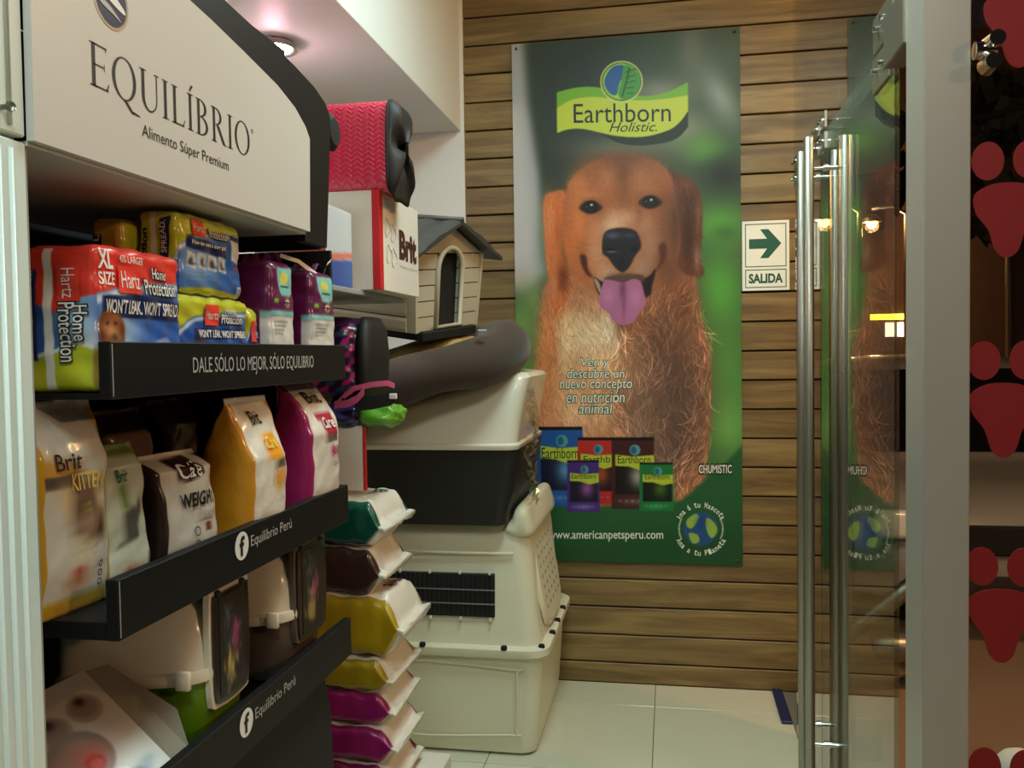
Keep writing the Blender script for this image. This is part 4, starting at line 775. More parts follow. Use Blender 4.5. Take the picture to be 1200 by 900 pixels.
# --- purple litter bags
def purple(lab, y0, y1, x0, x1, z1, seed, straps=False):
    g = thing('cat_litter_bag', lab, 'bag', ((x0+x1)/2, (y0+y1)/2, 1.387), group='purple cat litter bags'); p = Pack((x0, x1, y0, y1, 1.387, z1), .014, .003, .0008, seed, .02)
    c = Canvas(0, 0, 100, 100, 2, (96, 24, 76)); c.poly([(18, 5), (86, 3), (88, 25), (70, 29), (38, 28), (24, 19)], (126, 200, 196), .5); c.ell(50, 13, 17, 5, (226, 214, 90), 1); c.rect(36, 20, 72, 21.5, (20, 40, 50)); c.ell(62, 34, 11, 3.6, (232, 206, 140), .6); c.ell(62, 34.6, 6, 1.3, (20, 20, 24), .4); c.rect(8, 31, 22, 34.5, (120, 190, 40), 1, .4)
    c.rect(0, 41, 100, 46, (130, 196, 192), 1, .4); c.rect(0, 46, 100, 74, (214, 214, 208), 1, .4)
    for i in range(4): c.rect(8, 50+i*3.4, 62-i*7, 51+i*3.4, (60, 60, 60), .8, .2)
    d = Canvas(0, 0, 100, 100, 2, (92, 22, 72)); d.rect(70, 42, 100, 47, (130, 196, 192), 1, .4); d.rect(70, 47, 100, 74, (208, 208, 204), 1, .4)
    for i in range(60): d.blob(rng.uniform(0, 100), rng.uniform(0, 100), 1, 1, (120, 48, 100), .5)
    b = p.mesh('wrapper', {'x+': c, 'y-': d, 'z+': (88, 20, 70), 'x-': (92, 22, 72), 'y+': (92, 22, 72), 'z-': (92, 22, 72)}, g, 'bagfilm', n=(44, 60))
    gz = G(); k = 14
    V = [(x0+.01+(x1-x0-.02)*i/k, (y0+y1)/2+(.035 if j == 0 else .006*math.sin(i*1.3+seed))*(1 if j == 0 else 1)-(.07*0 if j else 0), z1-.012+(.032*j)) for j in range(2) for i in range(k+1)]
    V2 = [(a, (y0+y1)-b_, c_) for a, b_, c_ in V]; F = [(i, i+1, k+2+i, k+1+i) for i in range(k)]
    gz.add(V, F).add(V2, F); q = mk('gathered_top', gz, mat('purple_film_%d' % seed, (86, 20, 68), .35, coat=.4, bump=.5, bscale=40), g, True, w=True)
    mk('lettering', None or (lambda VF: VF)((p.on('x+', .0018)(np.array([.3, .7, .7, .3]), np.array([.655, .655, .665, .665])), [(0, 1, 2, 3)])), 'navy', b, w=True)
    if straps:
        for (a, bq) in (((-.765, 1.655, 1.632), (-.725, 1.74, 1.60)), ((-.715, 1.80, 1.635), (-.712, 1.745, 1.598))):
            a = np.array(a); bq = np.array(bq); mid = (a+bq)/2+np.array([0, 0, .008]); w_ = np.array([0, .004, .004])
            mk('strap', ([a-w_, a+w_, mid+w_, mid-w_, bq+w_, bq-w_], [(0, 1, 2, 3), (3, 2, 4, 5)]), 'strapwhite', g, w=True)
    return g
purple('purple cat litter bag directly right of the yellow and blue packages', 1.515, 1.612, -.80, -.718, 1.606, 2)
purple('purple cat litter bag with a white strap at the right end of the upper shelf', 1.70, 1.822, -.80, -.718, 1.605, 4, True)

# ================================================================ FOOD BAGS
class Bag:
    """upright pillow bag: front faces local +x, width along y, height z"""
    def __init__(s, w, d, h, top=.80, seed=0, lean=0, T=None, wr=.0013, curl=0, te=.97, pw=.8):
        s.w, s.d, s.h, s.top, s.k, s.lean, s.wr, s.curl = w/2, d/2, h, top, seed, lean, wr, curl; s.T = T if T is not None else Matrix(); s.te = te; s.pw = pw
    def sec(s, t):
        t = np.asarray(t, float); b = s.d*np.clip(np.where(t < s.top, 1, 1-(t-s.top)/(s.te-s.top)), .03, 1)**s.pw
        b = b*np.clip(.62+.38*np.sin(np.clip(t*6, 0, PI/2)), 0, 1); a = s.w*(1-.07*np.sin(np.clip(t, 0, 1)*PI)+.02*np.clip((t-s.top)*8, 0, 1)); a = a*np.clip(.9+t*2, 0, 1); return a, b
    def fin(s, x, y, z):
        z0 = z/s.h; n = s.wr*(np.sin(60*y+50*z+s.k)+.6*np.sin(120*z-90*y+s.k*2)+.25*np.sin(210*y+60*z+s.k*3))*np.clip(.35+z0*1.4, 0, 1.5)
        x = x+n+s.lean*z*z0+s.curl*np.clip(z0-.82, 0, 1)**1.3*s.h; p = np.stack([x, y+n*.4, z], 1)
        R = np.array(s.T.to_3x3()); return p@R.T+np.array(s.T.translation)
    def F(s, u, t, off=.0012):      # front face, u -1..1
        u = np.asarray(u, float); a, b = s.sec(t); x = b*np.clip(1-np.abs(u)**5, 0, 1)**.5; return s.fin(x+off, a*u, np.asarray(t)*s.h)
    def mesh(s, name, front, gus, parent, m='bagfilm', back=(200, 200, 195), nf=44, nt=64):
        n = nf*2; th = np.linspace(0, 2*PI, n, endpoint=False); e = 2/5.
        t = np.linspace(0, 1, nt); TH, TT = np.meshgrid(th, t); TH = TH.ravel(); TT = TT.ravel(); a, b = s.sec(TT)
        cx = np.cos(TH); sy = np.sin(TH); X = b*np.sign(cx)*np.abs(cx)**e; u = np.sign(sy)*np.abs(sy)**e
        P = s.fin(X, a*u, TT*s.h); i = np.arange(n*nt).reshape(nt, n); j = np.roll(i, -1, 1); F = np.stack([i[:-1], j[:-1], j[1:], i[1:]], -1).reshape(-1, 4)
        C = front.at((u+1)*50, (1-TT)*100); g = np.array(gus)/255.; side = (np.abs(u) > .84) & (TT < .955) & (np.abs(cx)**e < .97); C[side] = g
        bk = (cx < 0) & ~side; C[bk] = np.array(back)/255.
        n0 = len(P); P = np.concatenate([P, s.fin(np.zeros(2), np.zeros(2), np.array([0, s.h]))]); C = np.concatenate([C, C[:1], C[-1:]])
        F = [tuple(f) for f in F]+[(i[0, (q+1) % n], i[0, q], n0) for q in range(n)]+[(i[-1, q], i[-1, (q+1) % n], n0+1) for q in range(n)]
        return mk(name, (P, F), m, parent, True, C, w=True)
def TM(x, y, z, rz=0, ry=0, rx=0): return Matrix.Translation((x, y, z)) @ Matrix.Rotation(rz, 4, 'Z') @ Matrix.Rotation(ry, 4, 'Y') @ Matrix.Rotation(rx, 4, 'X')
def food(name, lab, T, w, d, h, canvas, gus, top=.8, seed=0, group='food bags on the middle shelf', **k):
    g = thing(name, lab, 'bag', tuple(T.translation), group=group); b = Bag(w, d, h, top, seed, T=T, **k); bd = b.mesh('body', canvas, gus, g); return g, b, bd
def BL(b, off=.0016): return lambda u, v: b.F(u, v, off+.0022)
WHT = (218, 214, 202)
zs = 1.0905
# kitten bag, far left
c = Canvas(0, 0, 100, 100, 3, WHT); c.rect(0, 92, 100, 100, (214, 168, 40), 1, 1); c.rect(0, 0, 6, 100, (206, 160, 40), 1, 1); c.poly([(4, 26), (58, 30), (70, 42), (4, 38)], (214, 158, 70), 2); c.rect(6, 34, 50, 40, (90, 78, 70), 1, .6); c.poly([(20, 40), (80, 40), (90, 60), (60, 72), (40, 60)], (226, 196, 140), 4)
for q in [(62, 52, 17, 12, (150, 118, 92), 1), (50, 42, 6, 6, (80, 56, 44), .9), (70, 58, 16, 9, (110, 84, 66), .9), (60, 50, 8, 5, (196, 172, 150), .8), (56, 50, 2, 1.5, (20, 16, 14), .9), (68, 49, 2, 1.5, (20, 16, 14), .9), (80, 62, 9, 6, (70, 50, 40), .9), (55, 72, 16, 8, (226, 216, 180), .9), (48, 84, 16, 5, (196, 130, 84), .95), (40, 85, 5, 2, (100, 56, 36), .8), (56, 83, 5, 2, (120, 70, 44), .8), (50, 80, 3, 2, (200, 60, 50), .8)]: c.blob(*q)
c.poly([(44, 46), (48, 38), (54, 43), (64, 42), (70, 36), (76, 46), (80, 56), (74, 64), (60, 67), (48, 62), (43, 54)], (146, 116, 92), .8, 3)
for q in [(52, 50, 5, 6, (104, 78, 60), .8), (70, 49, 5, 6, (100, 74, 58), .8), (60, 58, 7, 5, (206, 190, 172), .9), (61, 46, 2, 7, (84, 60, 48), .8), (60, 56, 1.6, 1.2, (150, 90, 84), .9), (48, 42, 2, 3, (180, 140, 120), .8), (73, 42, 2, 3, (180, 140, 120), .8)]: c.blob(*q)
for x in (54.5, 66.5): c.ell(x, 51, 2.6, 2, (214, 196, 110), .4); c.ell(x, 51, 1.1, 1.7, (14, 10, 10), .3)
c.fur([(40, 36), (84, 36), (90, 70), (40, 72)], 500, lambda x, y: np.arctan2(y-52, x-61)+0*x, 5, 1, .7, 1.3, .5)
c.rect(0, 0, 100, 12, (190, 186, 172), 1, 2)
g, b, bd = food('cat_food_bag', 'food bag with a kitten picture at the left end of the middle shelf', TM(-.815, 1.052, zs, -.12), .135, .07, .285, c, (206, 160, 38), .74, 1, curl=-.25)
for s, q, m_ in (('Brit', (-.6, .68, .1, .76), 'brownink'), ('KITTEN', (-.2, .58, .7, .66), 'yellowink'), ('SAI BABA', (-.3, .20, .25, .23), 'lettergrey')): 
    if s != 'SAI BABA': put('lettering', bd, BL(b), s, q, m_, bold=.01)
for i in range(3):
    put('mark', bd, BL(b), 'o', (.48, .10+i*.045, .60, .135+i*.045), 'brownink')
c2 = Canvas(0, 0, 100, 100, 2, (196, 190, 172)); c2.rect(0, 0, 100, 24, (120, 128, 116), 1, 3); c2.blob(60, 45, 14, 8, (240, 190, 130), .8)
g, b, bd = food('cat_food_bag', 'grey topped food bag half hidden behind the kitten bag', TM(-.92, 1.08, zs, -.1), .12, .06, .295, c2, (130, 110, 60), .8, 5)
c3 = Canvas(0, 0, 100, 100, 3, (188, 192, 168)); c3.rect(0, 0, 100, 8, (104, 124, 58), 1, 1); c3.rect(0, 0, 8, 60, (110, 130, 60), 1, 2); c3.rect(40, 28, 64, 44, (110, 140, 70), 1, .8); c3.poly([(36, 50), (60, 42), (84, 46), (72, 56), (70, 70), (10, 74), (34, 66), (44, 58)], (84, 84, 76), 1.6); c3.blob(82, 44, 6, 5, (70, 44, 40), .9); c3.poly([(0, 72), (96, 62), (100, 100), (0, 100)], (206, 210, 190), 1); c3.blob(60, 88, 18, 6, (190, 130, 90), .9); c3.blob(52, 86, 4, 3, (170, 50, 40), .8); c3.rect(0, 94, 100, 100, (120, 150, 60), 1, 1); c3.rect(88, 76, 93, 92, (60, 70, 60), .7, .5)
g, b, bd = food('dog_food_bag', 'small greenish food bag between the kitten bag and the brown sided bag', TM(-.795, 1.150, zs, -.15, -.08), .098, .055, .215, c3, (150, 150, 80), .84, 3)
put('lettering', bd, BL(b), 'Brit', (-.3, .74, .1, .83), 'green', bold=.02)
c4 = Canvas(0, 0, 100, 100, 3, (204, 198, 184)); c4.poly([(28, 6), (74, 4), (80, 22), (34, 30)], (56, 34, 30), .5); c4.rect(70, 66, 80, 74, (130, 70, 56), 1, .6); c4.rect(52, 62, 84, 64, (120, 110, 100), .7, .4); c4.blob(20, 88, 10, 6, (190, 184, 170), .6)
g, b, bd = food('dog_food_bag', 'white food bag with dark brown sides marked WEIGHT', TM(-.80, 1.315, zs, -.14, -.10), .150, .085, .185, c4, (48, 36, 34), .84, 7, curl=-.5)
put('lettering', bd, BL(b), 'Calē', (-.38, .76, .44, .90), 'inkw', shear=.1, bold=.01); put('lettering', bd, BL(b), 'WEIGHT', (-.42, .50, .84, .63), 'ink', bold=.03); put('lettering', bd, BL(b), 'Pamlico', (.18, .40, .82, .47), 'lettergrey', shear=.3)
for k_, (x_, y_) in enumerate(((-.1, .24), (-.1, .12), (-.7, .06))): put('mark', bd, BL(b), 'O', (x_, y_, x_+.22, y_+.09), 'brownink')
c5 = Canvas(0, 0, 100, 100, 3, (222, 216, 204)); c5.rect(36, 24, 78, 42, (236, 160, 40), 1, .8); c5.rect(54, 42, 86, 48, (96, 88, 80), 1, .4); c5.blob(70, 58, 9, 6, (240, 180, 80), .9)
g, b, bd = food('dog_food_bag', 'food bag with an orange side and white front beside the magenta sided bag', TM(-.762, 1.475, zs, -.08, .02), .135, .115, .268, c5, (206, 142, 34), .60, 11, curl=.0)
put('lettering', bd, BL(b), 'Brit', (-.4, .82, .2, .91), 'ink', shear=.1, bold=.02); put('lettering', bd, BL(b), 'Care', (-.2, .66, .4, .74), 'yellowink', bold=.02); put('lettering', bd, BL(b), 'PUPPY', (.1, .42, .72, .52), 'orange', bold=.03); put('lettering', bd, BL(b), 'Lamb', (.3, .30, .7, .34), 'lettergrey')
c6 = Canvas(0, 0, 100, 100, 3, (222, 216, 206)); c6.poly([(30, 24), (78, 24), (84, 42), (40, 42)], (176, 26, 60), .6); c6.rect(42, 40, 84, 45, (90, 86, 84), 1, .4); c6.blob(66, 50, 6, 3, (180, 30, 90), .9, .4)
g, b, bd = food('dog_food_bag', 'magenta sided food bag with a folded top at the right of the middle shelf', TM(-.762, 1.735, zs, -.05, .02), .155, .115, .292, c6, (150, 34, 98), .62, 13, curl=-.9)
put('lettering', bd, BL(b), 'Brit', (-.42, .83, .3, .91), 'ink', shear=.1, bold=.02); put('lettering', bd, BL(b), 'Care', (-.2, .65, .5, .73), 'inkw', bold=.02); put('lettering', bd, BL(b), 'JUNIOR', (.1, .44, .86, .52), 'magenta', bold=.03); put('lettering', bd, BL(b), 'Large', (.2, .37, .7, .41), 'magenta'); put('lettering', bd, BL(b), 'Lamb & Rice', (.2, .28, .8, .31), 'lettergrey')
for i, (x, y, cc, hh) in enumerate(((-.98, 1.25, (120, 92, 70), .24), (-.98, 1.42, (110, 84, 66), .25), (-.99, 1.60, (96, 50, 44), .26))):
    cq = Canvas(0, 0, 100, 100, 1, cc); food('dog_food_bag', ('dim brown food bag at the back behind the greenish bag', 'dim brown food bag at the back behind the WEIGHT bag', 'dark reddish food bag at the back behind the orange sided bag')[i], TM(x, y, zs, .1*i-.1), .14, .08, hh, cq, cc, .8, 20+i)
# stacked bags beyond the shelf
zz = .262
stk = [('magenta sided bag at the bottom of the stack', (118, 18, 78), .0), ('magenta sided bag just above the lowest one', (140, 26, 96), .004), ('magenta sided bag directly under the mustard ones', (140, 26, 96), -.006), ('bag of dog food with a mustard side, lower of the two', (150, 128, 22), -.004), ('bag of dog food with a mustard side, upper of the two', (168, 140, 20), .010), ('bag of dog food with a dark brown side in the stack', (62, 40, 38), -.03), ('bag of dog food with a teal green side on top of the stack', (10, 78, 62), -.02)]
ths = [.094, .093, .090, .086, .163, .130, .124]
zt = .292
for i, (lab, gc, dx) in enumerate(stk):
    cw = Canvas(0, 0, 100, 100, 2, (222, 216, 204)); cw.rect(30, 16, 60, 26, (190, 170, 160), .8, 1); cw.blob(50, 40, 10, 6, (200, 180, 168), .6)
    ln = .362 if i != 4 else .375
    T = Matrix.Translation((-1.055+dx, 2.235+.004*i, zt+ths[i]/2)) @ Matrix.Rotation(PI/2+(.03 if i < 5 else .05), 4, 'Y') @ Matrix.Rotation(PI, 4, 'Z') @ Matrix.Rotation(.02*(i % 3-1), 4, 'X')
    g = thing('dog_food_bag', lab, 'bag', (-1.0+dx, 2.235, zt), group='dog food bags stacked beside the crate')
    b = Bag(.25, ths[i], ln, .85,  31+i*2, T=T, te=.94, pw=.6, wr=.0020, curl=-.12 if i in (4, 5, 6) else -.1); bd = b.mesh('body', cw, gc, g, back=(214, 208, 196), nt=70)
    put('lettering', bd, BL(b), 'Brit', (-.5, .74, .1, .84), 'brownink' if i < 5 else 'green', bold=.02)
    zt += ths[i]
sb = thing('carton', 'white carton on the floor under the stack of dog food bags', 'box', (-.84, 2.24, 0))
mk('body', G().box(-1.05, -.625, 2.08, 2.40, .0, .29, .003, 1), 'card', sb, w=True)
mk('tape', G().box(-1.05, -.6245, 2.21, 2.26, .20, .2912), 'kraft', sb, w=True)

# ================================================================ LITTER BOXES ON THE BOTTOM SHELF
def loft(secs, n=40, e=.4, cap=True):
    """secs: (cx, cy, hx, hy, z, tilt) rounded rectangle rings, bottom to top"""
    V = []; F = []
    for (cx, cy, hx, hy, z, tl) in secs:
        for k in range(n):
            t = 2*PI*k/n; c, s = math.cos(t), math.sin(t); X = hx*math.copysign(abs(c)**e, c); Y = hy*math.copysign(abs(s)**e, s)
            V.append((cx+X, cy+Y, z+tl*X))
    for i in range(len(secs)-1):
        for k in range(n): F.append((i*n+k, i*n+(k+1) % n, (i+1)*n+(k+1) % n, (i+1)*n+k))
    if cap: F += [tuple(range(n))[::-1], tuple((len(secs)-1)*n+k for k in range(n))]
    return V, F
def litter(lab, y0, y1, basem, x1=-.722, z0=.793):
    cy = (y0+y1)/2; hy = (y1-y0)/2; x0 = -1.0; cx = (x0+x1)/2; hx = (x1-x0)/2
    g = thing('litter_box', lab, 'litter box', (cx, cy, z0), group='hooded cat litter boxes')
    mk('base', loft([(cx, cy, hx*.80, hy*.80, z0, 0), (cx, cy, hx*.88, hy*.88, z0+.01, 0), (cx, cy, hx*.95, hy*.95, z0+.075, .05), (cx, cy, hx*.97, hy*.97, z0+.118, .10)]), basem, g, True, w=True, auto=.9)
    hd = mk('hood', loft([(cx, cy, hx*1.02, hy*1.05, z0+.112, .10), (cx, cy, hx*1.03, hy*1.07, z0+.120, .10), (cx, cy, hx*1.02, hy*1.05, z0+.130, .10), (cx, cy, hx*.985, hy*.98, z0+.134, .08), (cx, cy, hx*.96, hy*.93, z0+.19, .03), (cx-.005, cy, hx*.9, hy*.84, z0+.235, 0), (cx-.01, cy, hx*.74, hy*.66, z0+.258, 0), (cx-.01, cy, hx*.4, hy*.3, z0+.264, 0)]), 'hood', g, True, w=True, auto=.9)
    # front ring and smoked flap
    xf = x1+.004
    fp = [(cy-hy*.62, z0+.10), (cy-hy*.64, z0+.24), (cy-hy*.45, z0+.255), (cy+hy*.5, z0+.255), (cy+hy*.66, z0+.24), (cy+hy*.64, z0+.10), (cy+hy*.4, z0+.078), (cy-hy*.4, z0+.078)]
    P = smoothpoly(fp, 3)
    mk('flap_frame', G().prism([((p[0]-cy)*1.12+cy, (p[1]-z0-.165)*1.08+z0+.165) for p in P], YZ(xf-.014), 0, .010), 'hood' if basem == 'greenp' else 'brownp', hd, w=True)
    fl_ = mk('flap', G().prism([tuple(p) for p in P], YZ(xf-.006), 0, .006), 'flap', g, w=True)
    for dy in (-.45, .45): mk('hinge', G().tube([(xf-.004, cy+hy*dy-.006, z0+.256), (xf-.004, cy+hy*dy+.006, z0+.256)], .006, 8), 'blackmat', fl_, True, w=True)
    c = Canvas(0, 0, 100, 100, 1.5, (24, 22, 24)); rs = np.random.default_rng(5 if basem == 'greenp' else 8)
    for j in range(60): c.blob(40+rs.normal(0, 12), 30+rs.normal(0, 13), 3, 3, [(130, 130, 140), (90, 70, 90), (60, 70, 80)][j % 3], .35)
    for j in range(26): c.blob(62+rs.normal(0, 9), 48+rs.normal(0, 10), 4, 5, [(190, 60, 110), (170, 90, 130), (120, 40, 70)][j % 3], .5)
    for j in range(34): c.blob(42+rs.normal(0, 9), 72+rs.normal(0, 9), 4, 5, [(200, 190, 80), (150, 120, 60), (190, 170, 130)][j % 3], .5)
    V0, F0, U0, W0 = gridgeo(36, 44, lambda u, v: np.stack([np.full(len(u), xf+.0008), cy+hy*.95*(u-.5)*1.1, z0+.085+v*.165], 1), .06, .94, 0, 1)
    mk('printed_flowers', (V0, F0), 'print', fl_, True, c.at(U0*100, 100-W0*100), w=True)
    for sx in (-.5, .8): mk('latch', G().box(cx+hx*sx-.012, cx+hx*sx+.012, cy-hy*1.07-.006, cy-hy*1.07+.004, z0+.108+.1*hx*sx, z0+.138+.1*hx*sx, .002, 1), 'hood', hd, True, w=True)
    return g
litter('green and white hooded litter box with a smoked flap on the bottom shelf', 1.245, 1.425, 'greenp')
litter('grey-brown and white hooded litter box right of the green one', 1.56, 1.775, 'brownp')
# printed carton leaning at the left end of the bottom shelf
ct = thing('bowl_carton', 'white carton printed with pet bowls leaning at the left end of the bottom shelf', 'box', (-.80, 1.12, .793))
A_, B_, C_, D_ = np.array([-.925, 1.03, .939]), np.array([-.895, 1.20, .949]), np.array([-.717, 1.16, .831]), np.array([-.747, .99, .821])
nn = np.cross(B_-A_, D_-A_); nn /= np.linalg.norm(nn); nn = nn if nn[2] > 0 else -nn
A2_, B2_, C2_, D2_ = [q-nn*.002 for q in (A_, B_, C_, D_)]
k1, k2, k3 = np.array([-.872, 1.228, .952]), np.array([-.752, 1.222, .890]), np.array([-.716, 1.195, .842])
bz = lambda p: np.array([p[0], p[1], .7935])
V = [A_, B_, C_, D_, k1, k2, k3, bz(A_+[.02, .05, 0]), bz(k1), bz(k2), bz(k3), bz(D_+[.0, .02, 0])]
mk('body', (np.array(V), [(0, 1, 2, 3), (1, 4, 5, 6, 2), (0, 7, 8, 4, 1), (4, 8, 9, 5), (5, 9, 10, 6), (3, 2, 6, 10, 11), (0, 3, 11, 7), (7, 11, 10, 9, 8)]), 'greycard', ct, w=True)
c = Canvas(0, 0, 100, 100, 3, (168, 162, 154)); c.blob(60, 80, 40, 40, (214, 216, 212), .8)
cp = [(74, 27, 17, 12), (38, 32, 16, 12)]
for x, y, a, b in cp: c.ell(x, y, a, b, (150, 136, 128), .8); c.ell(x, y-1, a*.8, b*.7, (128, 112, 106), 1); c.blob(x, y-6, 5, 4, (40, 26, 24), .9)
c.ell(40, 58, 29, 21, (128, 118, 110), 1); c.ell(40, 60, 25, 16, (150, 124, 114), 2); c.blob(46, 62, 15, 9, (190, 96, 88), .8); c.ell(47, 66, 9, 6, (176, 66, 66), 1); c.ell(47, 66, 6, 3.6, (196, 90, 84), 1)
c.blob(70, 88, 12, 4, (40, 50, 84), .9); c.blob(56, 92, 9, 5, (60, 76, 110), .8); c.blob(84, 84, 9, 4, (110, 130, 140), .8); c.ell(58, 82, 8, 4, (220, 224, 226), .8)
V_, F_, U_, W_ = gridgeo(130, 170, lambda u, v: A_+np.outer(u, B_-A_)+np.outer(v, D_-A_)+nn*.0025, 0, 1, 0, 1)
mk('print', (V_, F_), 'print', ct, col=c.at(U_*100, W_*100), w=True)

# ================================================================ THINGS BEYOND THE SHELF
# bracket shelf carrying the Brit carton
bsf = thing('wall_shelf', 'pale grey wall shelf under the white and red carton', 'shelf', (-1.08, 2.3, 1.583))
mk('board', G().box(-1.398, -.80, 1.93, 2.60, 1.588, 1.602, .002, 1), 'jamb', bsf, w=True)
for yy in (2.05, 2.5): mk('bracket', G().prism([(-1.398, 1.583), (-1.05, 1.583), (-1.398, 1.40)], lambda u, v, t: (u, t, v), yy, yy+.012), 'grey', bsf, w=True)
bb_ = thing('carton', 'large white carton with a red edge lettered Brit on the wall shelf', 'box', (-.92, 2.4, 1.602))
mk('body', G().box(-1.10, -.752, 2.235, 2.60, 1.603, 1.866, .002, 1), 'card', bb_, w=True)
mk('red_edge', G().box(-.772, -.7505, 2.2335, 2.262, 1.6035, 1.8665, .001, 1), 'cardred', bb_, w=True)
BP = plane((-.752, 0, 0), (0, 1, 0), (0, 0, 1), (1, 0, 0), .001)
put('lettering', bb_, BP, 'Brit', (2.405, 1.700, 2.575, 1.785), 'brownink', bold=.05); put('lettering', bb_, BP, 'Premium by Nature', (2.41, 1.675, 2.58, 1.687), 'lettergrey')
for (yy, z_) in ((2.30, 1.775), (2.35, 1.765), (2.31, 1.705), (2.355, 1.70)):
    mk('printed_outline', G().tube([(-.7512, yy+.02*math.cos(t)*(1+.25*math.cos(3*t)), z_+.022*math.sin(t)*(1+.25*math.cos(3*t))) for t in np.linspace(0, 2*PI, 24, endpoint=False)], .0012, 6, closed=True), 'lettergrey', bb_, w=True)
lc = thing('carton', 'narrow white and blue carton behind the header end, left of the large carton', 'box', (-.84, 2.1, 1.602))
c = Canvas(0, 0, 100, 100, 2, (196, 208, 214)); c.poly([(0, 70), (100, 62), (100, 100), (0, 100)], (40, 90, 170), 1); c.poly([(0, 62), (100, 52), (100, 60), (0, 70)], (220, 120, 100), 1)
p = Pack((-1.0, -.815, 2.02, 2.20, 1.603, 1.80), .003, 0, 0)
lb = p.mesh('body', {'y-': c, 'x+': c, 'z+': (210, 214, 216)}, lc, n=(30, 30)); put('lettering', lb, p.on('y-'), 'PULAR', (.72, .56, .99, .66), 'navy', bold=.03)
# pink carrier
pc = thing('pet_carrier', 'pink woven soft pet carrier with a black end on top of the white carton', 'pet carrier', (-.89, 2.4, 1.867))
pf_ = smoothpoly([(2.235, 1.872), (2.225, 1.97), (2.24, 2.085), (2.30, 2.105), (2.36, 2.09), (2.385, 2.0), (2.385, 1.90), (2.37, 1.868), (2.30, 1.868)], 6)
n = len(pf_); nx = 90; seg = []
# resample profile finely for the woven relief
L_ = np.concatenate([[0], np.cumsum(np.linalg.norm(np.diff(np.vstack([pf_, pf_[:1]]), axis=0), axis=1))]); ns = 260
sl_ = np.linspace(0, L_[-1], ns, endpoint=False); cl = np.vstack([pf_, pf_[:1]]); yy_ = np.interp(sl_, L_, cl[:, 0]); z_z = np.interp(sl_, L_, cl[:, 1])
dy = np.roll(yy_, -1)-np.roll(yy_, 1); dz = np.roll(z_z, -1)-np.roll(z_z, 1); q_ = np.hypot(dy, dz); ny, nz = -dz/q_, dy/q_
if (ny*(yy_-yy_.mean())+nz*(z_z-z_z.mean())).mean() < 0: ny, nz = -ny, -nz
xs = np.linspace(-1.06, -.725, 230); Xg, Sg = np.meshgrid(xs, sl_)
cell = .0155; ii = np.floor(Xg/cell); fx = (Xg/cell-ii); zig = np.where(ii % 2 == 0, fx, 1-fx); ph = (Sg/.013+zig*1.0) % 1.0
hgt = .0022*np.clip(np.sin(ph*2*PI), 0, 1)*np.clip(np.sin(fx*PI)*2, 0, 1)
Vp = np.stack([Xg, (yy_+0*sl_)[:, None]+ny[:, None]*hgt, z_z[:, None]+nz[:, None]*hgt], -1).reshape(-1, 3)
idx = np.arange(ns*230).reshape(ns, 230); jdx = np.roll(idx, -1, 0); Fp = np.stack([idx[:, :-1], jdx[:, :-1], jdx[:, 1:], idx[:, 1:]], -1).reshape(-1, 4)
mk('body', (Vp, Fp), 'pinkmat', pc, True, w=True)
V = []; F = []; ctr = np.array([2.305, 1.98])
for i, (x, s) in enumerate(((-.727, 1.01), (-.722, 1.02), (-.712, .99), (-.704, .88), (-.70, .6), (-.703, .2))):
    for q in pf_: V.append((x+(.012*math.sin(q[1]*40) if i > 2 else 0), ctr[0]+(q[0]-ctr[0])*s, ctr[1]+(q[1]-ctr[1])*s-(.03*(i > 1 and q[1] < 1.93)*s)))
for i in range(5):
    for k in range(n): F.append((i*n+k, (i+1)*n+k, (i+1)*n+(k+1) % n, i*n+(k+1) % n))
F.append(tuple(5*n+k for k in range(n)))
mk('end_panel', (V, F), 'mesh', pc, True, w=True)
mk('piping', G().tube([(-.724, ctr[0]+(q[0]-ctr[0])*1.02, ctr[1]+(q[1]-ctr[1])*1.02) for q in pf_], .0035, 8, closed=True), 'blackmat', pc, True, w=True)
mk('zip_pull', G().box(-.712, -.695, 2.30, 2.325, 2.055, 2.075, .003, 1), 'blackmat', pc, w=True)
# lower soft carrier, purple pattern
c = Canvas(0, 0, 100, 100, 4, (34, 18, 44))
for i in range(13):
    for j in range(7):
        x = 4+j*15+(i % 2)*7; y = i*8.2; k_ = (i*3+j) % 4; c.poly([(x, y), (x+9, y-3), (x+6, y+5), (x-3, y+7)], [(150, 20, 84), (66, 30, 116), (176, 30, 120), (36, 60, 84)][k_], .5)
lp_ = thing('pet_carrier', 'dark soft pet carrier with a magenta and purple pattern under the wall shelf', 'pet carrier', (-.9, 2.35, 1.30))
p = Pack((-1.10, -.805, 2.20, 2.40, 1.305, 1.53), .055, .004, .001, 4); p.mesh('body', {'y-': c, 'x+': (14, 13, 15), 'z+': (60, 20, 70), 'z-': (30, 16, 40), 'x-': (14, 13, 15), 'y+': (30, 16, 40)}, lp_, 'print', n=(90, 90))
mk('end_panel', loft([(-.80, 2.30, .016, .08, 1.308, 0), (-.798, 2.30, .022, .094, 1.35, 0), (-.796, 2.30, .024, .097, 1.43, 0), (-.798, 2.30, .022, .088, 1.50, 0), (-.803, 2.30, .014, .06, 1.532, 0)], e=.7), 'mesh', lp_, True, w=True)
cc_ = thing('carton', 'flat beige carton with a thin red edge standing on the stacked food bags', 'box', (-.95, 2.3, 1.08))
mk('body', G().box(-1.00, -.79, 2.19, 2.205, 1.075, 1.246, .001, 1), 'card', cc_, w=True); mk('red_edge', G().box(-.794, -.789, 2.189, 2.2055, 1.075, 1.2465), 'cardred', cc_, w=True)
st = thing('treat_packet', 'crumpled green and navy packet on the carton with the red edge', 'packet', (-.85, 2.24, 1.247))
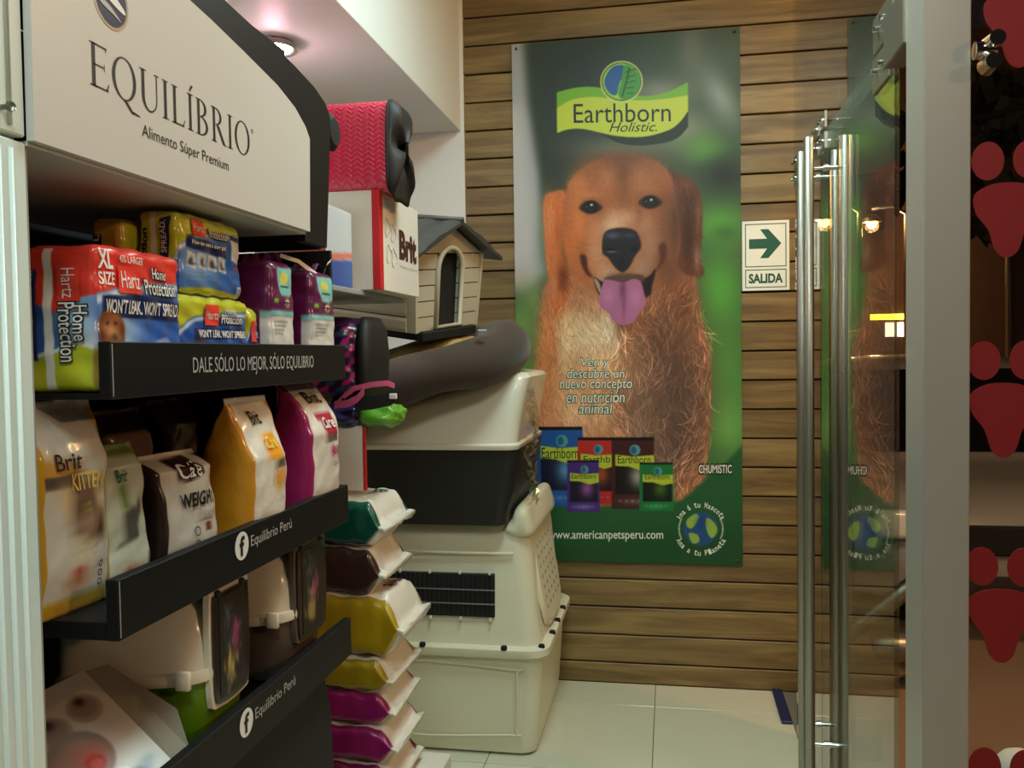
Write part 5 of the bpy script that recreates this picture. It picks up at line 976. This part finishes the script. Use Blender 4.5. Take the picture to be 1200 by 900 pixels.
p = Pack((-.80, -.705, 2.17, 2.30, 1.2475, 1.292), .018, .006, .003, 8); p.mesh('green_half', {f: (92, 160, 40) for f in FA}, st, 'bagfilm')
p = Pack((-.90, -.80, 2.175, 2.30, 1.2475, 1.296), .018, .005, .004, 3); p.mesh('navy_half', {f: (34, 28, 76) for f in FA}, st, 'bagfilm')
hn = thing('dog_harness', 'pink and black dog harness lying across the front of the patterned carrier', 'harness', (-.76, 2.18, 1.297))
arc_ = [(-.86, 2.17, 1.300), (-.83, 2.16, 1.325), (-.80, 2.15, 1.345), (-.75, 2.145, 1.355), (-.71, 2.15, 1.358), (-.695, 2.16, 1.350)]
def ribbon(name, pts, wv, m, par, th=.003):
    P = np.array(pts, float); W_ = np.array(wv, float); k = len(P); V = np.concatenate([P-W_/2, P+W_/2, P-W_/2+[0, th, 0], P+W_/2+[0, th, 0]]); F = []
    for i in range(k-1): F += [(i, i+1, k+i+1, k+i), (2*k+i, 3*k+i, 3*k+i+1, 2*k+i+1), (i, 2*k+i, 2*k+i+1, i+1), (k+i, k+i+1, 3*k+i+1, 3*k+i)]
    F += [(0, k, 3*k, 2*k), (k-1, 3*k-1, 4*k-1, 2*k-1)]; return mk(name, (V, F), m, par, True, w=True, auto=.6)
ribbon('pink_strap', arc_, (0, 0, .014), 'pinkstrap', hn); ribbon('pink_strap', [(-.86, 2.165, 1.302), (-.82, 2.15, 1.306), (-.79, 2.142, 1.318), (-.77, 2.14, 1.338)], (0, 0, .020), 'pinkstrap', hn)
ribbon('black_strap', [(-.80, 2.15, 1.303), (-.75, 2.145, 1.308), (-.70, 2.145, 1.318), (-.685, 2.15, 1.335)], (0, 0, .034), 'blackmat', hn)
mk('buckle', G().box(-.702, -.682, 2.135, 2.143, 1.318, 1.332, .002, 1), 'strapwhite', hn, w=True)
for x in (-.83, -.81): mk('eyelet', G().lathe([(.004, 0), (.004, .002), (.002, .002)], lambda a, b, h, x=x: (x+a, 2.150-h, 1.318+b), 10), 'blackmat', hn, w=True)

# ---------------------------------------------------------------- big cream crate on the floor
cr = thing('pet_crate', 'big cream plastic pet crate with a wire side vent standing on the floor', 'pet crate', (-.79, 3.36, 0))
def ring(x0, x1, y0, y1, z, r=.05, n=10):
    o = []
    for cx, cy, a0 in ((x1-r, y1-r, 0), (x0+r, y1-r, PI/2), (x0+r, y0+r, PI), (x1-r, y0+r, 1.5*PI)):
        for k in range(n): a = a0+PI/2*k/(n-1); o.append((cx+r*math.cos(a), cy+r*math.sin(a), z))
    return o
def loftrings(R, cap=(True, True)):
    n = len(R[0]); V = [p for r in R for p in r]; F = [(i*n+k, i*n+(k+1) % n, (i+1)*n+(k+1) % n, (i+1)*n+k) for i in range(len(R)-1) for k in range(n)]
    if cap[0]: F.append(tuple(range(n))[::-1])
    if cap[1]: F.append(tuple((len(R)-1)*n+k for k in range(n)))
    return V, F
X0, X1, Y0, Y1 = -1.10, -.478, 3.02, 3.70
mk('lower_shell', loftrings([ring(X0+.02, X1-.02, Y0+.02, Y1-.02, 0), ring(X0+.003, X1-.003, Y0+.003, Y1-.003, .012), ring(X0-.005, X1+.005, Y0-.003, Y1, .06), ring(X0-.02, X1+.026, Y0-.012, Y1+.01, .355), ring(X0-.02, X1+.026, Y0-.012, Y1+.01, .37)]), 'cream', cr, True, w=True, auto=.7)
mk('lower_inset', G().tube([(x, Y0-.010-.012*(z-.06)/.3, z) for x, z in smoothpoly([(-1.05, .08), (-.57, .08), (-.545, .10), (-.538, .30), (-.556, .318), (-1.05, .318)], 5)], .004, 8, closed=True), 'cream', cr, True, w=True)
mk('flange', loftrings([ring(X0-.05, X1+.046, Y0-.035, Y1+.03, .362, .07), ring(X0-.055, X1+.052, Y0-.040, Y1+.033, .368, .07), ring(X0-.055, X1+.052, Y0-.040, Y1+.033, .392, .07), ring(X0-.05, X1+.044, Y0-.034, Y1+.03, .397, .07)]), 'cream', cr, True, w=True, auto=.7)
# closed upper shell; a black block stands for the shaded vent opening
up = mk('upper_shell', loftrings([ring(X0-.02, X1+.022, Y0-.006, Y1, .392, .06), ring(X0-.01, X1+.006, Y0+.005, Y1-.01, .5, .06), ring(X0+.01, X1-.015, Y0+.022, Y1-.03, .74, .06), ring(X0+.02, X1-.022, Y0+.028, Y1-.035, .80, .06), ring(X0+.03, X1-.03, Y0+.042, Y1-.045, .822, .06), ring(X0+.05, X1-.045, Y0+.07, Y1-.07, .828, .05)]), 'cream', cr, True, w=True, auto=.7)
V = []  # raised rolled rim on the right side
rp = smoothpoly([(-.60, .80), (-.565, .835), (-.548, .875), (-.527, .892), (-.505, .888), (-.492, .865), (-.478, .79), (-.54, .775)], 5)
mk('roof_rim', loftrings([[(-.53+(x+.53)*k_, y, .80+(z_-.80)*k_) for x, z_ in rp] for y, k_ in ((3.035, .5), (3.045, .82), (3.07, .96), (3.11, 1), (3.56, 1), (3.62, .95), (3.66, .6))]), 'cream', up, True, w=True, auto=1.0)
mk('groove', G().tube([(-.96, 3.021, .722), (-.55, 3.029, .722)], .005, 8), 'cream', up, True, w=True)
wv = thing('x', None, None) if False else None
vy = 3.016
vent = mk('vent_dark_block', G().box(-1.06, -.618, vy-.003, vy+.03, .497, .648), 'blackmat', cr, w=True)
for k_ in range(25): mk('vent_wire', G().tube([(-1.045+.0175*k_, vy-.006, .497), (-1.045+.0175*k_, vy-.006, .648)], .0016, 6), 'wire', vent, w=True)
for z_ in (.545, .595): mk('vent_rod', G().tube([(-1.06, vy-.009, z_), (-.615, vy-.009, z_)], .0026, 8), 'steel', vent, w=True)
for x in (-.96, -.85, -.74, -.632):
    for z_ in (.490, .655): mk('vent_clip', G().box(x-.004, x+.004, vy-.013, vy, z_-.006, z_+.006, .002, 1), 'cream', vent, w=True)
# right side: inset panel with vent holes
def sidep(u, v, off=0): return (-.452-.075*(v-.40)/.42+off, u, v)
mk('side_panel', loftrings([[sidep(y, z_, .001) for y, z_ in smoothpoly([(3.14, .44), (3.14, .78), (3.17, .80), (3.52, .80), (3.56, .78), (3.56, .44)], 3)], [sidep(y, z_, .016) for y, z_ in smoothpoly([(3.16, .46), (3.16, .77), (3.18, .785), (3.51, .785), (3.54, .77), (3.54, .46)], 3)]]), 'cream', cr, True, w=True, auto=.5)
for i in range(8):
    for j in range(5):
        y = 3.2+.072*j; z_ = .49+.037*i; x_ = sidep(y, z_, .0165)[0]
        mk('vent_hole', G().lathe([(.008, 0), (.008, .001)], lambda a, b, h, y=y, z_=z_, x_=x_: (x_+h, y+a, z_+b), 10), 'greycard', cr, w=True)
for x, y in ((-.875, 2.986), (-.58, 2.986), (-.452, 3.02), (-.435, 3.18), (-.435, 3.33), (-.435, 3.5)):
    mk('bolt', G().lathe([(.011, 0), (.012, .006), (.010, .014), (.001, .016)], lambda a, b, h, x=x, y=y: (x+a, y+b, .396+h-.004), 12), 'blackmat', cr, True, w=True, auto=.7)
# ---------------------------------------------------------------- black and white litter house on the crate
lh = thing('hooded_tray', 'white hooded tray with a black base sitting on the cream crate', 'litter box', (-.80, 3.2, .83))
mk('base', loftrings([ring(-1.08, -.570, 2.985, 3.50, .829, .04), ring(-1.09, -.562, 2.975, 3.51, .87, .04), ring(-1.11, -.512, 2.955, 3.53, 1.08, .05), ring(-1.112, -.510, 2.953, 3.532, 1.10, .05)]), 'darkbase', lh, True, w=True, auto=.7)
def slant(r, k): return [(x, y, z+k*(x+1.1)) for x, y, z in r]
mk('hood', loftrings([ring(-1.125, -.515, 2.940, 3.545, 1.098, .05), ring(-1.128, -.512, 2.937, 3.548, 1.106, .05), ring(-1.128, -.512, 2.937, 3.548, 1.114, .05), ring(-1.115, -.522, 2.952, 3.53, 1.120, .05), slant(ring(-1.09, -.508, 2.965, 3.51, 1.16, .05), .10), slant(ring(-1.07, -.488, 2.98, 3.49, 1.19, .05), .20), slant(ring(-1.05, -.478, 2.99, 3.48, 1.20, .05), .235), slant(ring(-1.04, -.49, 3.0, 3.46, 1.208, .05), .25), slant(ring(-1.0, -.56, 3.03, 3.43, 1.19, .05), .33)]), 'hood', lh, True, w=True, auto=.7)
wr = thing('plastic_wrap', 'clear crinkled plastic wrap hanging from the right end of the white hooded tray', 'plastic wrap', (-.47, 3.1, .93))
V = []; F = []; nu_, nv_ = 14, 34
for j in range(nv_):
    for i in range(nu_):
        t = j/(nv_-1); s = i/(nu_-1); V.append((-.480+.022*math.sin(t*9+s*4)*.6+.012*rng.uniform(-1, 1)+.012*math.sin(s*6), 2.955+.20*s+.012*math.sin(t*13), .905+t*.40+.006*rng.uniform(-1, 1)))
for j in range(nv_-1):
    for i in range(nu_-1): a = j*nu_+i; F.append((a, a+1, a+nu_+1, a+nu_))
wrap = mk('sheet', (V, F), 'plastic', wr, w=True)
# ---------------------------------------------------------------- dog bed draped on the tray
db = thing('dog_bed', 'dark brown oval dog bed with beige fleece lying on the hooded tray', 'dog bed', (-.75, 3.1, 1.28))
R_ = Matrix.Rotation(-.29, 3, 'Y') @ Matrix.Rotation(.10, 3, 'X'); cb_ = Vector((-.922, 3.09, 1.355))
pts = []; rr = []
for a in np.linspace(0, 2*PI, 60, endpoint=False):
    q = Vector((.345*math.copysign(abs(math.cos(a))**.8, math.cos(a)), .27*math.copysign(abs(math.sin(a))**.8, math.sin(a)), -.015*math.cos(2*a)+.012*math.sin(3*a))); q = R_ @ q+cb_
    if q.y < 3: q.z -= .028*(1-abs(math.cos(a)))
    pts.append(q[:]); rr.append(.086+.008*math.sin(2*a+1)+.004*math.sin(7*a))
g = G().tube(pts, np.array(rr), 22, closed=True); mk('bolster', g, 'bed', db, True, w=True)
V = []; F = []
for i in range(14):
    for k in range(48):
        a = 2*PI*k/48; s = i/13*.98; q = Vector((.33*s*math.cos(a), .255*s*math.sin(a), .115*(1-s**3)+.006*math.sin(9*a)*s)); V.append((R_ @ q+cb_)[:])
for i in range(13):
    for k in range(48): F.append((i*48+k, i*48+(k+1) % 48, (i+1)*48+(k+1) % 48, (i+1)*48+k))
mk('fleece_pad', (V, F), 'fleece', db, True, w=True)
mk('care_tag', G().box(-.62, -.595, 2.83, 2.85, 1.505, 1.509), 'strapwhite', db, w=True)
# ---------------------------------------------------------------- plastic dog house on the bed
hx_, hy_, hz_ = .22, .205, .262      # half length (x), half width (y), wall height
Th = Matrix.Translation((-.968, 3.04, 1.548)) @ Matrix.Rotation(-.33, 4, 'Z') @ Matrix.Rotation(.14, 4, 'Y') @ Matrix.Rotation(.10, 4, 'X')
dh = thing('dog_house', 'small beige plastic dog house with a grey pitched roof resting on the dog bed', 'dog house', (-.965, 3.02, 1.508))
def TT(V): return [(Th @ Vector(v))[:] for v in V]
def hmk(name, g, m, par=dh, smooth=False, **k): return mk(name, (TT(g.v), g.f), m, par, smooth, w=True, **k)
def wall_seg(z): return .95+.05*z/hz_    # walls lean outwards upwards
for sgn in (-1, 1):                 # side walls from bulging courses
    g = G()
    for i in range(5):
        z0 = hz_*i/5; z1 = hz_*(i+1)/5-.004; y0 = hy_*wall_seg(z0); y1 = hy_*wall_seg(z1)
        pr = [(sgn*(y0-.02), z0), (sgn*y0, z0), (sgn*(y0+.006), z0+.012), (sgn*(y1+.006), z1-.010), (sgn*y1, z1), (sgn*(y1-.02), z1)]
        g.prism(pr, lambda u, v, t: (t, u, v), -hx_, hx_-.03)
    hmk('side_wall', g, 'houseg')
    hmk('corner_post', G().prism([(sgn*hy_*.87, 0), (sgn*hy_*.93, 0), (sgn*hy_*1.03, hz_), (sgn*hy_*.97, hz_)], lambda u, v, t: (t, u, v), hx_-.035, hx_+.006), 'houseg')
g = G()
for sgn in (-1, 1):                 # front courses either side of the door
    for i in range(5):
        z0 = hz_*i/5; z1 = hz_*(i+1)/5-.004; ya = .075; 
        pr = [(sgn*ya, z0), (sgn*hy_*wall_seg(z0)*.95, z0), (sgn*hy_*wall_seg(z1)*.95, z1), (sgn*ya, z1)]
        g.prism(pr, lambda u, v, t: (t, u, v), hx_-.02, hx_+.0)
g.prism([(-hy_*.98, hz_), (hy_*.98, hz_), (0, hz_+.092)], lambda u, v, t: (t, u, v), hx_-.02, hx_)
g.prism([(-.1, 0), (.1, 0), (.1, .012), (-.1, .012)], lambda u, v, t: (t, u, v), hx_-.02, hx_)
hmk('front_wall', g, 'houseg')
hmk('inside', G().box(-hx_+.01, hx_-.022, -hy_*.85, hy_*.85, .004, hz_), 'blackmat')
arch = [(.075*math.cos(a), .205+.075*math.sin(a)) for a in np.linspace(0, PI, 12)]
loop = [(-.075, .012)]+[(p[0]*-1*-1, p[1]) for p in arch][::-1]+[(.075, .012)]
hmk('door_frame', G().tube([(hx_+.004, p[0], p[1]) for p in [(.075, .012)]+arch+[(-.075, .012)]], .010, 8, closed=True), 'houseg', dh, True)
g = G(); nr = 10
for sgn in (-1, 1):                 # two roof slopes, wavy slate relief
    V = []; F = []; na, nb = 26, 14
    for lay in (0, 1):
        for i in range(na):
            for j in range(nb):
                x = -hx_-.03+(2*hx_+.075)*i/(na-1); s = j/(nb-1); y = sgn*s*(hy_+.075); z = hz_+.112-s*.125+(.004*((s*4) % 1)+.004*math.sin(x*60+s*9) if lay else -.014); V.append((x, y, z))
    m_ = na*nb
    for i in range(na-1):
        for j in range(nb-1):
            a = i*nb+j
            for lay in (0, 1): q = (a, a+1, a+nb+1, a+nb); F.append(tuple(p_+lay*m_ for p_ in (q if lay else q[::-1])))
    for i in range(na-1):
        for j in (0, nb-1): a = i*nb+j; F.append((a, a+nb, a+nb+m_, a+m_))
    for j in range(nb-1):
        for i in (0, na-1): a = i*nb+j; F.append((a, a+1, a+1+m_, a+m_))
    hmk('roof_slope', G().add(V, F), 'roof', dh, True, auto=.6)
hmk('ridge_cap', G().tube([(-hx_-.03, 0, hz_+.113), (hx_+.045, 0, hz_+.113)], .010, 10), 'roof', dh, True)
hmk('floor_plinth', G().box(-hx_+.02, hx_+.02, -hy_*.8, hy_*.8, -.028, .004, .004, 1), 'blackmat')
bpy.context.view_layer.update()
